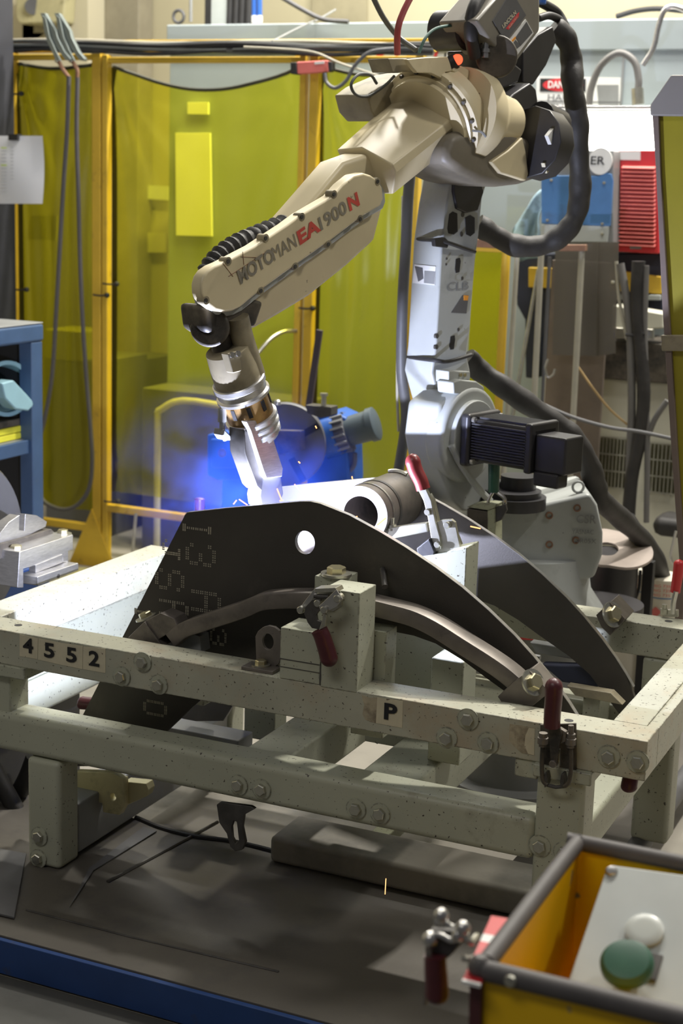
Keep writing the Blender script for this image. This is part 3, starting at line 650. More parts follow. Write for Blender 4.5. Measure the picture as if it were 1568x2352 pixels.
# lettering
def atext(body, m, u0, v0, u1, v1, hpx, bold, shear=0):
    a = A(u0, v0, .0492); b = A(u1, v1, .0492); xd = (b-a); n = RR.cross(xd).normalized()
    if n.z < 0: n = -n
    return text('lettering', body, m, (a+b)/2, xd, n, hpx, rb_, bold, .0006, fit=xd.length)
atext('MOTO', M['gletter'], 548, 640, 627, 585, .040, .03)
atext('MAN', M['gletter'], 627, 586, 679, 553, .042, -.004)
atext('EA', M['rletter'], 683, 551, 731, 517, .040, .04)
atext('1900', M['gletter'], 731, 519, 792, 477, .040, .02)
atext('N', M['rletter'], 800, 472, 823, 457, .040, .04)
# scratches on the cover
q = MB()
for a, b in (((525, 635), (615, 576)), ((535, 635), (512, 605)), ((553, 590), (600, 592)), ((557, 578), (560, 608))):
    q.beam(A(*a, .0486), A(*b, .0486), .0009, .0009, RR)
q.build('scratches', M['rust'], rb_)
# junction box at the top left of the ring, limit switch box with red lamp
apoly([(843, 218), (868, 199), (930, 172), (965, 166), (968, 205), (938, 225), (872, 280), (853, 258)], -.10, .10).build('junction_box', M['rdirty'], rb_, .004)
sb = thing('beacon_switch_box', 'grey-topped switch box with a glowing red lamp on top of the robot elbow', 'switch box', A(985, 150, 0))
def wbox(parent, nm, m, pts, off, th, bev=.002): return MB().prism([A(u, v, off) for u, v in pts], -RR*th).build(nm, m, parent, bev)
wbox(sb, 'housing', M['rdirty'], [(891, 134), (935, 134), (952, 162), (902, 166)], .02, .06)
wbox(sb, 'cover', R_, [(934, 136), (975, 132), (1028, 130), (1040, 163), (1022, 166), (1028, 178), (1022, 184), (990, 168), (958, 167), (948, 156)], .045, .012)
wbox(sb, 'housing', M['rdirty'], [(974, 131), (1028, 130), (1038, 162), (984, 164)], .035, .09)
lc = A(1040, 143, .04); ax_ = (A(1052, 135, .05)-A(1035, 145, .035)).normalized()
MB().lathe(lc, ax_, [(-.01, .017), (.008, .017)], 24).build('lamp_base', M['black'], sb)
MB().ball(A(1050, 137, .05), .0125).build('red_lamp', M['redlamp'], sb)
# wrist
k = [A(478, 742, -.045), A(478, 742, .0)]
MB().cyl(A(482, 752, -.09), A(482, 752, .01), .040, n=30).build('wrist_joint', M['soot'], rb_, .008)
apoly([(463, 700), (560, 705), (566, 745), (545, 770), (500, 778), (470, 760)], .018, .07).build('wrist_fork', M['soot'], rb_, .012, seg=3)
MB().tube([A(545, 728, .02), A(556, 775, .02), A(572, 825, .02), A(584, 862, .02)], .0235, 24).build('torch_tube', M['rdirty'], rb_)
MB().tube([A(505, 765, -.01), A(512, 815, -.01)], .022, 20, 1).build('wrist_pipe', M['soot'], rb_)
wd = (A(592, 1010, 0)-A(535, 850, 0)).normalized()
def wp(u, v, off=0): return A(u, v, off)
c0 = wp(537, 845)
MB().lathe(c0, wd, [(-.050, .030), (-.045, .046), (.0, .050), (.035, .050), (.050, .046)], 32).build('wrist_body', M['rdirty'], rb_)
MB().tube([A(590, 800, .02), A(600, 860, .02)], .010, 14, 1)
wbx = MB().prism([A(u, v, .045) for u, v in ((522, 812), (546, 806), (551, 810), (566, 850), (535, 858))], -RR*.02).build('wrist_plate', M['rdirty'], rb_, .003)
for u, v in ((531, 815), (545, 812)): MB().lathe(A(u, v, .046), RR, [(0, .006), (.004, .006)], 10).build('wrist_screw', M['steel'], rb_)
MB().lathe(c0, wd, [(.028, .054), (.030, .0565), (.040, .0565), (.043, .053), (.056, .053), (.060, .0575), (.066, .0575)], 40).build('wrist_flange', M['alum'], rb_)
MB().lathe(c0, wd, [(.060, .050), (.115, .050)], 40).build('bronze_sleeve', M['bronze'], rb_)
x, y, a_ = basis(wd)
for kk in range(9):
    q = MB()
    an = kk*2*math.pi/9; cdir = x*math.cos(an)+y*math.sin(an); c = c0+wd*.085+cdir*.0505
    q.obox(c, wd, cdir, wd.cross(cdir), .012, .001, .0045); q.build('sleeve_slot', M['black0'], rb_)
MB().lathe(c0, wd, [(.115, .050), (.118, .056), (.126, .056), (.128, .050), (.134, .050), (.136, .055), (.142, .055), (.144, .049), (.150, .049), (.152, .053), (.160, .053), (.162, .046), (.172, .044), (.178, .020)], 40).build('clutch_rings', M['alum'], rb_)
MB().prism([A(u, v, .042) for u, v in ((565, 968), (616, 962), (622, 990), (650, 1076), (648, 1095), (612, 1099), (604, 1078), (576, 990))], -RR*.016).build('torch_bracket', M['alum'], rb_, .002)
MB().prism([A(u, v, .03) for u, v in ((560, 985), (580, 1000), (606, 1078), (602, 1130), (590, 1118), (562, 1040))], -RR*.045).build('torch_bracket', M['dsteel'], rb_, .003)
MB().prism([A(u, v, .03) for u, v in ((604, 1097), (646, 1092), (652, 1135), (640, 1160), (600, 1165), (596, 1140))], -RR*.04).build('torch_mount', M['dgrey'], rb_, .004)
MB().tube([A(625, 1130, .01), A(632, 1155, .005), A(622, 1175, .0)], lambda t: .010-.004*t, 16).build('torch_neck', M['steel'], rb_)
MB().tube([A(512, 955, -.02), A(510, 990, -.02), A(518, 1010, -.02)], .006, 8).lathe(A(510, 958, -.02), (0,0,1), [(-.01, .009), (.018, .009)], 12).build('sensor_lead', M['mgrey'], rb_)
MB().prism([A(u, v, -.01) for u, v in ((515, 985), (530, 1000), (545, 1012), (520, 1012), (512, 1000))], -RR*.03).build('sensor_bracket', M['mgrey'], rb_, .003)
# ribbed cable hose over the forearm
hp = smooth_path([A(u, v, -.045) for u, v in ((715, 500), (690, 505), (640, 522), (590, 542), (545, 562), (505, 590), (478, 625), (472, 665), (480, 705), (492, 740))], 12)
tag(MB().tube(hp, lambda t: .0215+.0028*math.sin(t*2*math.pi*26), 16, 1).build('corrugated_hose', M['sleeve']), 'ribbed dark hose looping over the front end of the robot forearm', 'hose')
# black motors at the elbow
MB().lathe(A(1235, 330, .09), (A(1290, 345, .09)-A(1235, 330, .09)).normalized(), [(-.03, .085), (.03, .085), (.04, .075), (.052, .072)], 12).build('elbow_motor', M['blackp'], rb_, .003)
MB().lathe(A(1262, 285, .05), (A(1290, 300, .05)-A(1245, 280, .05)).normalized(), [(-.05, .045), (.03, .045), (.035, .038)], 16).build('elbow_motor', M['blackp'], rb_, .002)
mv = apoly([(1148, 248), (1180, 215), (1218, 190), (1232, 205), (1236, 235), (1206, 262), (1186, 288), (1165, 285)], .06, .07); mv.build('elbow_motor', M['blackp'], rb_, .005)
MB().prism([A(u, v, .150) for u, v in ((1258, 312), (1275, 290), (1286, 310), (1266, 332))], -RR*.01).build('motor_label', M['white'], rb_)
MB().prism([A(u, v, .140) for u, v in ((1250, 375), (1268, 370), (1274, 380), (1256, 398))], -RR*.01).build('motor_label', M['stick'], rb_)
apoly([(1010, 335), (1055, 340), (1060, 372), (1030, 380)], .06, .1).build('elbow_web', M['rdirty'], rb_, .008)

# ---- wire feeder above the elbow
wf = thing('wire_feeder', 'grey-brown wire feeder with dark LINCOLN ELECTRIC label on top of the robot', 'wire feeder', A(1150, 90, .05))
P4 = lambda pts, off: [A(u, v, off) for u, v in pts]
MB().prism(P4([(1094, 47), (1160, -30), (1240, -12), (1240, 70), (1225, 90), (1172, 162), (1160, 130), (1126, 95)], .10), -RR*.11).build('housing', M['mgrey'] if 0 else mat('feeder_paint', (.20, .185, .155), .4, 0, .08, 8), wf, .006)
lab = MB().prism(P4([(1132, 48), (1175, -20), (1208, 35), (1160, 96)], .1025), -RR*.003).build('front_label', M['dgrey'], wf)
def ftext(body, m, u0, v0, u1, v1, h, bold, par):
    a = A(u0, v0, .104); b = A(u1, v1, .104); xd = b-a; n = RR.cross(xd).normalized()
    if n.z < 0: n = -n
    return text('lettering', body, m, (a+b)/2, xd, n, h, par, bold, .0005, fit=xd.length)
ftext('LINCOLN', M['stick'], 1154, 62, 1184, 28, .013, .02, lab)
MB().prism(P4([(1162, 66), (1187, 33), (1192, 28), (1191, 38), (1168, 68)], .1032), -RR*.001).build('red_logo_panel', M['bred'], lab)
ftext('ELECTRIC', M['stick'], 1168, 64, 1188, 37, .006, .0, lab)
wl = MB().prism(P4([(1166, 96), (1207, 44), (1225, 76), (1185, 130)], .1025), -RR*.003).build('warning_label', M['white'], wf)
MB().prism(P4([(1184, 86), (1209, 50), (1223, 75), (1196, 105)], .1036), -RR*.001).build('warning_text', M['dgrey'], wl)
MB().prism(P4([(1169, 99), (1183, 84), (1185, 88), (1172, 103)], .1036), -RR*.001).build('orange_band', M['orange'], wl)
MB().prism(P4([(1174, 106), (1184, 92), (1196, 105), (1182, 116)], .1036), -RR*.001).build('pictogram', M['dgrey'], wl)
MB().cyl(A(1140, 130, .03), A(1140, 130, .10), .048, n=30).build('drive_housing', M['soot'], wf, .006)
MB().prism(P4([(1095, 115), (1150, 120), (1200, 160), (1190, 190), (1150, 205), (1118, 190), (1100, 150)], .03), -RR*.09).build('mounting_bracket', M['blackp'], wf, .006)
MB().prism(P4([(1200, 120), (1235, 80), (1270, 60), (1278, 95), (1255, 150), (1225, 195), (1200, 190)], .02), -RR*.05).build('side_bracket', M['blackp'], wf, .004)
MB().lathe(A(1040, 70, -.02), RR, [(-.04, .046), (.04, .046), (.045, .04)], 28).build('feed_motor', M['blackp'], wf)
MB().lathe(A(1115, 112, .08), UP, [(-.02, .008), (-.008, .008), (-.008, .011), (.0, .011), (.0, .008), (.018, .008)], 12).build('gas_fitting', M['steel'], wf)
MB().tube([A(1245, -15, .05), A(1242, 8, .05)], .012, 12, 1).build('blue_plug', M['bblue'], wf)
MB().box(0, 0, 0, 0, 0, 0)
# guard plate stub by the feeder
wbox(wf, 'mounting_plate', R_, [(1128, 205), (1160, 208), (1152, 228), (1125, 232)], .02, .05)

# ---- hoses and cables of the robot
def hose(name, label, cat, pts, r, m, n=12, sub=6, group=None, rib=0):
    rr = (lambda t: r*(1+.06*math.sin(t*40)+.04*math.sin(t*93))) if rib else r
    p = smooth_path(pts, sub)
    return tag(MB().tube(p, rr, n, 1).build(name, m), label, cat, group)
hose('cable_sleeve', 'thick black sleeved cable hanging in a big loop from the wire feeder to the arm', 'cable', [A(1270, 62, -.02), A(1300, 90, .0), A(1312, 140, .0), A(1315, 200, .02), A(1325, 270, .03), A(1328, 350, .03), A(1332, 430, .03), A(1322, 495, .03), A(1290, 540, .01), A(1240, 564, -.03), A(1180, 563, -.07), A(1135, 540, -.10), A(1095, 515, -.13)], .0275, M['sleeve'], 20, 8, rib=1)
hose('cable_sleeve', 'thick black cable sleeve draped from the robot column down past its base', 'cable', [A(1070, 822, -.12), A(1100, 850, -.10), A(1150, 885, -.05), A(1215, 930, .0), A(1280, 975, .05), A(1320, 1010, .08), A(1350, 1060, .1), A(1368, 1115, .1), A(1382, 1150, .1), A(1430, 1195, .08), A(1480, 1245, .05), A(1510, 1300, .02), A(1525, 1350, .0), A(1538, 1398, -.02)], .0285, M['sleeve'], 20, 8, rib=1)
hose('cable_sleeve', 'second black sleeve hanging straight down behind the draped cable at the right', 'cable', [A(1440, 1195, .02), A(1480, 1260, .0), A(1500, 1330, -.02), A(1522, 1400, -.04)], .026, M['sleeve'], 16, 6)
hose('corrugated_conduit', 'black corrugated conduit running down the left of the wire feeder', 'conduit', [A(1108, -20, .06), A(1088, 20, .07), A(1080, 70, .07), A(1090, 130, .06)], .0155, M['black'], 14)
hose('corrugated_conduit', 'black conduit crossing the top of the feeder into the sleeve', 'conduit', [A(1210, -10, -.02), A(1250, 10, -.02), A(1280, 30, -.02), A(1300, 65, .0)], .012, M['black'], 12)
hose('corrugated_conduit', 'grey-black conduit just below the one entering the sleeve top', 'conduit', [A(1235, 42, -.01), A(1262, 36, -.01), A(1290, 50, -.01), A(1305, 75, .0)], .010, M['black'], 12)
hose('green_cable', 'thin green cable arching from the switch box up to the feed motor', 'cable', [A(962, 122, .02), A(975, 90, .02), A(1000, 66, .02), A(1045, 58, .02), A(1080, 62, .02)], .0035, M['wgreen'], 8)
hose('red_hose', 'red air hose coming down from above to the left of the robot elbow', 'hose', [A(950, -20, -.05), A(925, 30, -.05), A(913, 70, -.05), A(912, 125, -.06)], .0075, M['wred'], 10)
hose('grey_hose', 'grey hose falling diagonally from the top edge behind the red hose', 'hose', [A(850, -20, -.15), A(880, 40, -.15), A(915, 85, -.15), A(955, 115, -.1)], .0065, M['wire'], 10)
hose('looped_cable', 'thin grey cable curled in a loop beside the robot junction box', 'cable', [A(865, 192, -.1), A(850, 172, -.1), A(822, 172, -.1), A(806, 195, -.1), A(818, 218, -.1), A(848, 220, -.1), A(885, 195, -.08), A(905, 175, -.05)], .0035, M['wire'], 8)
hose('arm_conduit', 'grey-black upright conduit strapped behind the left of the robot column', 'conduit', [A(950, 330, -.25), A(938, 440, -.25), A(932, 560, -.25), A(924, 700, -.25), A(922, 850, -.25), A(932, 960, -.25), A(912, 1100, -.25)], .014, M['dgrey'], 12)
hose('arm_conduit', 'thin pale conduit standing left of the black one by the column', 'conduit', [A(925, 450, -.27), A(922, 600, -.27), A(914, 750, -.27), A(912, 900, -.27), A(915, 990, -.27)], .004, M['wirel'], 8)
# ================================================================== toggle clamps
def cap_tube(q, pts, r, n=18, flat=1.0):
    p = smooth_path(pts, 10); L = len(p)-1; ln = sum((p[i+1]-p[i]).length for i in range(L))
    def rr(t):
        e = min(.4, r/ln)
        if t < e: return r*math.sqrt(max(.02, 1-((e-t)/e)**2))
        if t > 1-e*.4: return r*.92
        return r*(1-.10*t)
    return q.tube(p, rr, n, 1)
def grip(parent, pts, r, m, off=None):
    return cap_tube(MB(), pts, r).build('grip', m, parent)
def pin(parent, c, axis, r, h, m='zinc'):
    c = V(c); a = V(axis).normalized()
    return MB().lathe(c-a*h/2, a, [(0, r*.8), (h*.08, r), (h*.92, r), (h, r*.8)], 16).build('pivot_pin', M[m], parent)
def lever(parent, nm, pts, r, m, off):       # flat link: stadium chain through points in plane y=off
    q = MB(); 
    for i in range(len(pts)-1):
        a, b = V(pts[i]), V(pts[i+1]); d = (b-a); L = d.length; d.normalize(); n = V((-d.z, 0, d.x)) if abs(d.y) < .6 else V((0, 0, 1))
        out = []
        for k in range(9):
            an = math.pi/2+k*math.pi/8; out.append(a+d*(r*math.cos(an))+n*(r*math.sin(an)))
        for k in range(9):
            an = -math.pi/2+k*math.pi/8; out.append(b+d*(r*math.cos(an))+n*(r*math.sin(an)))
        q.prism(out, V((0, .0035, 0)))
    return q.build(nm, m, parent)
Yp = lambda u, v, y: P(u, v, 'y', y)
# 1: clamp on the tower of the front bar
c1 = thing('toggle_clamp', 'toggle clamp with chrome links and hanging maroon grip on the front clamp tower', 'toggle clamp', Yp(745, 1400, 0), 'toggle clamps')
MB().plate([Yp(u, v, -.004) for u, v in ((738, 1350), (770, 1344), (787, 1368), (784, 1392), (765, 1405), (735, 1400), (725, 1372))], [], (0, .004, 0)).build('mounting_plate', M['zinc'], c1, .0006)
MB().prism([Yp(u, v, -.045) for u, v in ((772, 1354), (786, 1376), (772, 1394), (750, 1405), (742, 1408), (735, 1402), (732, 1392))], (0, .004, 0)).build('side_link', M['steel'], c1, .0008)
MB().prism([Yp(u, v, -.018) for u, v in ((722, 1352), (735, 1350), (712, 1385), (700, 1405), (692, 1408), (690, 1395), (696, 1385))], (0, .004, 0)).build('side_link', M['steel'], c1, .0008)
MB().prism([Yp(u, v, -.036) for u, v in ((722, 1352), (770, 1350), (775, 1360), (722, 1362))], (0, .030, 0)).build('bridge', M['zinc'], c1, .001)
MB().cyl(Yp(722, 1369, -.03), Yp(755, 1371, -.03), .0045).build('cross_pin', M['dsteel'], c1)
MB().prism([Yp(u, v, -.032) for u, v in ((716, 1378), (735, 1372), (738, 1395), (726, 1412), (728, 1425), (742, 1430), (733, 1446), (716, 1443), (706, 1430), (698, 1410), (700, 1395))], (0, .007, 0)).build('hand_lever', M['dsteel'], c1, .0008)
MB().prism([Yp(u, v, -.040) for u, v in ((742, 1408), (750, 1412), (746, 1440), (732, 1448), (738, 1430))], (0, .004, 0)).build('hand_lever', M['zinc'], c1, .0008)
for u, v, y in ((733, 1384, -.026), (748, 1399, -.04), (778, 1373, -.038), (694, 1399, -.018)): pin(c1, Yp(u, v, y), (0, 1, 0), .0075, .022)
grip(c1, [Yp(760, 1531, -.028), Yp(752, 1500, -.030), Yp(741, 1465, -.034), Yp(733, 1447, -.036)], .0175, M['maroon'])
# 2: latch clamp at the right post, grip up
c2 = thing('toggle_clamp', 'dark latch clamp with upright maroon grip at the front right corner post', 'toggle clamp', Yp(1275, 1700, 0), 'toggle clamps')
MB().prism([Yp(u, v, -.006) for u, v in ((1240, 1665), (1322, 1662), (1322, 1770), (1240, 1765))], (0, .0055, 0)).build('backing_plate', M['soot'], c2, .001)
grip(c2, [Yp(1272, 1557, -.045), Yp(1271, 1600, -.045), Yp(1268, 1640, -.043), Yp(1267, 1668, -.040)], .0165, M['maroon'])
for s, pts in ((0, ((1247, 1702), (1244, 1750), (1246, 1790), (1256, 1803))), (1, ((1310, 1712), (1311, 1760), (1306, 1795), (1296, 1806)))):
    MB().tube([Yp(u, v, -.028) for u, v in pts], .0042, 12, 5).build('draw_rod', M['soot'], c2)
MB().tube([Yp(1256, 1803, -.026), Yp(1276, 1808, -.026), Yp(1296, 1806, -.026)], .0035, 10, 1).build('hook_bar', M['dsteel'], c2)
for u, v in ((1247, 1688), (1311, 1690)):
    c = Yp(u, v, -.028); MB().lathe(c, (0, 0, -1), [(-.004, .008), (.004, .008), (.005, .010), (.016, .010), (.018, .007), (.022, .007)], 12).build('adjusting_nut', M['brownsteel'], c2)
MB().cyl(Yp(1311, 1690, -.028), Yp(1311, 1666, -.028), .005).build('threaded_end', M['brownsteel'], c2)
MB().prism([Yp(u, v, -.040) for u, v in ((1258, 1668), (1284, 1668), (1290, 1690), (1284, 1712), (1278, 1760), (1266, 1762), (1262, 1720))], (0, .006, 0)).build('hand_lever', M['soot'], c2, .001)
MB().prism([Yp(u, v, -.034) for u, v in ((1283, 1672), (1300, 1682), (1298, 1704), (1284, 1710), (1277, 1700))], (0, .012, 0)).build('lever_cam', M['brownsteel'], c2, .002)
MB().prism([Yp(u, v, -.030) for u, v in ((1276, 1722), (1284, 1722), (1284, 1762), (1268, 1764))], (0, .008, 0)).build('side_link', M['zinc'], c2, .001)
for u, v in ((1252, 1790), (1290, 1792)):
    MB().prism([Yp(u+du, v+dv, -.03) for du, dv in ((-2, -14), (3, -14), (6, 0), (3, 16), (-2, 20), (-5, 5))], (0, .024, 0)).build('latch_hook', M['dsteel'], c2, .001)
pin(c2, Yp(1272, 1752, -.036), (0, 1, 0), .007, .02, 'brownsteel')
MB().prism([Yp(u, v, -.002) for u, v in ((1335, 1775), (1350, 1775), (1349, 1795), (1345, 1804), (1336, 1800))], (0, .012, 0)).build('hex_nut', M['zinc'], c2, .001)
# 3: clamp between the plates, arc lit
c3 = thing('toggle_clamp', 'zinc toggle clamp with raised red-brown grip standing between the plates in arc light', 'toggle clamp', Yp(1020, 1250, .38), 'toggle clamps')
Yc = .385
grip(c3, [Yp(944, 1042, Yc), Yp(952, 1075, Yc), Yp(966, 1105, Yc), Yp(972, 1124, Yc)], .0165, mat('red_brown_grip', (.20, .028, .03), .35))
MB().prism([Yp(u, v, Yc-.012) for u, v in ((960, 1126), (978, 1124), (990, 1150), (1000, 1200), (1010, 1235), (1012, 1262), (998, 1268), (990, 1240), (982, 1190), (972, 1150))], (0, .012, 0)).build('hand_lever', M['zinc'], c3, .0015)
MB().prism([Yp(u, v, Yc-.004) for u, v in ((985, 1135), (994, 1150), (1004, 1195), (1008, 1215), (1000, 1215), (992, 1180))], (0, .016, 0)).build('side_link', M['zinc'], c3, .001)
MB().prism([Yp(u, v, Yc-.006) for u, v in ((1002, 1200), (1014, 1194), (1036, 1193), (1044, 1200), (1056, 1256), (1010, 1278), (1000, 1262))], (0, .010, 0)).build('base_plate', M['zinc'], c3, .001)
MB().prism([Yp(u, v, Yc+.016) for u, v in ((1020, 1195), (1040, 1195), (1062, 1250), (1030, 1262))], (0, .004, 0)).build('base_plate', M['zinc'], c3, .001)
MB().prism([Yp(u, v, Yc-.010) for u, v in ((893, 1212), (978, 1201), (982, 1222), (900, 1238), (888, 1226))], (0, .020, 0)).build('holding_arm', M['zinc'], c3, .002)
MB().lathe(Yp(899, 1215, Yc), (0, 0, 1), [(-.03, .006), (-.002, .006), (-.002, .012), (.003, .012), (.003, .010), (.010, .010), (.010, .006), (.024, .006)], 12).build('spindle', M['zinc'], c3)
MB().prism([Yp(u, v, Yc-.02) for u, v in ((955, 1260), (985, 1236), (998, 1268), (995, 1282), (962, 1285))], (0, .03, 0)).build('rubber_tip', M['black'], c3, .003)
for u, v in ((984, 1175), (1006, 1250), (1028, 1205)): pin(c3, Yp(u, v, Yc-.008), (0, 1, 0), .007, .02)
# 4: clamp with green grip on the back block
c4 = thing('toggle_clamp', 'toggle clamp with upright dark green grip on the block behind the rear plate', 'toggle clamp', (-.82, .90, .86), 'toggle clamps')
bk = thing('clamp_riser_block', 'small square clamp riser with dark side, left of the turning base of the robot', 'block', Yp(1110, 1200, .88))
MB().prism([Yp(u, v, .87) for u, v in ((1072, 1168), (1122, 1175), (1122, 1400), (1072, 1400))], (0, .05, 0)).build('riser', M['soot'], bk, .002)
MB().prism([Yp(u, v, .868) for u, v in ((1119, 1172), (1137, 1166), (1137, 1400), (1119, 1400))], (0, .052, 0)).build('riser_side', M['oliv'], bk, .002)
MB().prism([Yp(u, v, .866) for u, v in ((1071, 1165), (1120, 1172), (1136, 1166), (1137, 1160), (1120, 1158), (1085, 1160))], (0, .055, 0)).build('riser_cap', M['oliv'], bk, .001)
grip(c4, [Yp(1134, 1048, .89), Yp(1134, 1090, .89), Yp(1133, 1130, .89)], .0145, M['green'])
MB().tube([Yp(1133, 1128, .89), Yp(1125, 1142, .89), Yp(1118, 1160, .89)], .004, 8).tube([Yp(1140, 1130, .89), Yp(1158, 1145, .89), Yp(1158, 1165, .89)], .005, 8).build('hand_lever', M['steel'], c4)
MB().prism([Yp(u, v, .87) for u, v in ((1138, 1165), (1160, 1158), (1163, 1172), (1150, 1195), (1138, 1200))], (0, .01, 0)).build('base_plate', M['dsteel'], c4, .001)
# 5: clamp end with red grip at the far right
c5 = thing('toggle_clamp', 'silver toggle clamp with bright red grip on the rear bar at the right picture edge', 'toggle clamp', (-.08, .84, .62), 'toggle clamps')
grip(c5, [Yp(1560, 1285, .86), Yp(1556, 1320, .86), Yp(1550, 1360, .86)], .0125, M['red'])
MB().prism([Yp(u, v, .85) for u, v in ((1518, 1400), (1556, 1402), (1556, 1418), (1520, 1416))], (0, .012, 0)).build('holding_arm', M['zinc'], c5, .001)
MB().tube([Yp(1552, 1358, .85), Yp(1546, 1385, .85), Yp(1545, 1410, .85)], .006, 8).build('hand_lever', M['steel'], c5)
MB().lathe(Yp(1525, 1398, .85), (0, 0, 1), [(-.012, .009), (.0, .009), (.0, .006), (.01, .006)], 12).build('spindle', M['zinc'], c5)
# 6/7: grip ends peeking out
for u, v, y, r, m, lb in ((1445, 1800, .05, .0155, 'maroon', 'maroon clamp grip end poking out below the front right corner of the frame'), (194, 1615, .22, .0155, 'maroon', 'dark maroon clamp grip end left of the front plate below the frame'), (458, 1158, .75, .014, 'maroon', 'small upright clamp grip behind the front plate, purple in the arc haze')):
    g = MB(); c = Yp(u, v, y)
    if v == 1158: cap_tube(g, [c+V((0, 0, .018)), c, c-V((0, 0, .035)), c-V((0, 0, .09))], r)
    elif v == 1800: cap_tube(g, [c-V((0, 0, .013)), c, c+V((0, .02, .02)), c+V((0, .05, .03))], r)
    else: cap_tube(g, [c-V((.012, 0, 0)), c, c+V((.03, .01, .0)), c+V((.06, .02, 0))], r)
    tag(g.build('clamp_grip', M[m]), lb, 'clamp grip')
# cross strip under the bar between plates, hidden rails of the fixture
MB().tube([Yp(1060, 1480, .84), Yp(1240, 1512, .84)], .008, 8, 1).build('cross_rod', M['mgrey'], fx)
MB().prism([Yp(u, v, .62) for u, v in ((1215, 1475), (1340, 1495), (1345, 1520), (1230, 1500))], (0, .03, 0)).build('guide_rail', M['mgrey'], fx, .003)
MB().prism([Yp(u, v, .60) for u, v in ((1240, 1525), (1370, 1530), (1375, 1580), (1290, 1568))], (0, .03, 0)).build('guide_pad', M['navy'], fx, .006)
MB().prism([Yp(u, v, .50) for u, v in ((1300, 1575), (1402, 1592), (1430, 1620), (1320, 1598))], (0, .03, 0)).build('guide_rail', M['rdirty'], fx, .002)
q = MB().prism([Yp(u, v, .40) for u, v in ((852, 1690), (880, 1695), (876, 1704), (866, 1709), (857, 1704))], (0, .006, 0)); q.build('hanging_tab', M['dsteel'], fx)

# ================================================================== yellow operator box in the foreground right
yb = thing('operator_box', 'yellow steel box with grey rubber edge trim around a pale control panel, bottom right foreground', 'control box', (.40, -1.0, .30))
X0, X1, Ya, Yb, Z1 = .102, .62, -1.190, -.820, .745
q = MB()
q.box(X0, X0+.003, Ya, Yb, .42, Z1).box(X0, X1, Ya, Ya+.003, .42, Z1).box(X0, X1, Yb-.003, Yb, .42, Z1).box(X1-.003, X1, Ya, Yb, .42, Z1).box(X0, X1, Ya, Yb, .42, .425)
q.build('box_shell', M['ybox'], yb)
MB().box(.30, .38, -1.05, -.97, .0, .42).box(.24, .44, -1.11, -.91, .0, .012).build('pedestal', M['ybox'], yb, .003)
def trim(a, b): return MB().tube([a, b], .0105, 14, 1)
q = MB().tube([(X0+.003, Ya+.012, Z1), (X0, Yb-.03, Z1), (X0+.006, Yb-.004, Z1), (X0+.03, Yb, Z1), (X1, Yb, Z1)], .0105, 14, 5); q.build('edge_trim', M['rubberg'], yb)
q = MB().tube([(X0+.005, Ya, Z1-.002), (X1, Ya, Z1-.002)], .0115, 14, 1).ball((X0, Ya+.002, Z1), .0135, 14); q.build('edge_trim', M['rubberg'], yb)
MB().lathe(P(1172, 2253, 'y', Ya-.0115), (0, -1, 0), [(0, .007), (.003, .006), (.004, .003)], 16).build('rivet', M['zinc'], yb)
pl0 = [P(1395, 1985, 'y', -.85), P(1568, 2008, 'y', -.85), P(1568, 2300, 'y', -1.0), P(1305, 2250, 'y', -1.0)]
pa, pbm = pl0[0], pl0[3]
ex = V((1, 0, 0)); ey = (pa-pbm); ey = V((0, ey.y, ey.z)).normalized(); ez = ex.cross(ey)
pc = pbm-ey*.03
def onpanel(u, v):
    d = ray(u, v); return CAM+d*((pa-CAM).dot(ez)/d.dot(ez))
k = [onpanel(u, v) for u, v in ((1402, 1985), (1568, 2008), (1700, 2028), (1700, 2352), (1290, 2290), (1305, 2250), (1388, 2005), (1393, 1990))]
pan = MB().prism(k, -ez*.12).build('control_panel', M['panel'], yb, .003)
def onp(nm, u, v, r, h, m, par, prof=None):
    c = onpanel(u, v); return MB().lathe(c, ez, prof or [(0, r), (h*.8, r), (h, r*.86)], 30).build(nm, M[m], par)
onp('panel_screw', 1404, 2002, .008, .004, 'steel', pan, [(0, .008), (.001, .008), (.004, .006), (.0045, .003)])
onp('blank_cap', 1480, 2142, .023, .008, 'lid', pan, [(0, .023), (.006, .023), (.008, .019), (.0085, .012)])
c = onpanel(1468, 2215); MB().obox(c+ez*.0015, ex, ey, ez, .024, .018, .0015).build('button_plate', M['dsteel'], pan, .001)
onp('green_mushroom_button', 1443, 2245, .031, .03, 'green', pan, [(0, .014), (.022, .014), (.022, .031), (.030, .031), (.036, .026), (.038, .015)])
# hazard plate and clamp on the box side
hz = thing('hazard_plate', 'narrow red and white striped plate on the left rim of the yellow box', 'plate', (.085, -1.14, .73))
hq = [P(1128, 2103, 'z', .738), P(1170, 2110, 'z', .738), P(1105, 2258, 'z', .738), P(1063, 2248, 'z', .738)]
a0, a1, b1, b0 = hq
def hseg(t0, t1, m, nm):
    p = [a0.lerp(b0, t0), a1.lerp(b1, t0), a1.lerp(b1, t1), a0.lerp(b0, t1)]
    return MB().prism(p, (0, 0, -.004)).build(nm, M[m], hz)
hseg(0, .3, 'red', 'red_band'); hseg(.3, .42, 'white', 'white_band'); hseg(.42, 1, 'red', 'red_band')
MB().prism([b0, b1, b1-V((.0, .004, 0)), b0-V((.0, .004, 0))], (0, 0, -.004)).build('white_band', M['white'], hz)
MB().prism([b0+V((.004, .01, -.006)), b1+V((-.003, .01, -.006)), b1+V((.0, .01, -.16)), b1+V((-.012, .01, -.16))], (0, .01, 0)).build('side_bracket', mat('dark_maroon_paint', (.07, .018, .02), .5), hz)
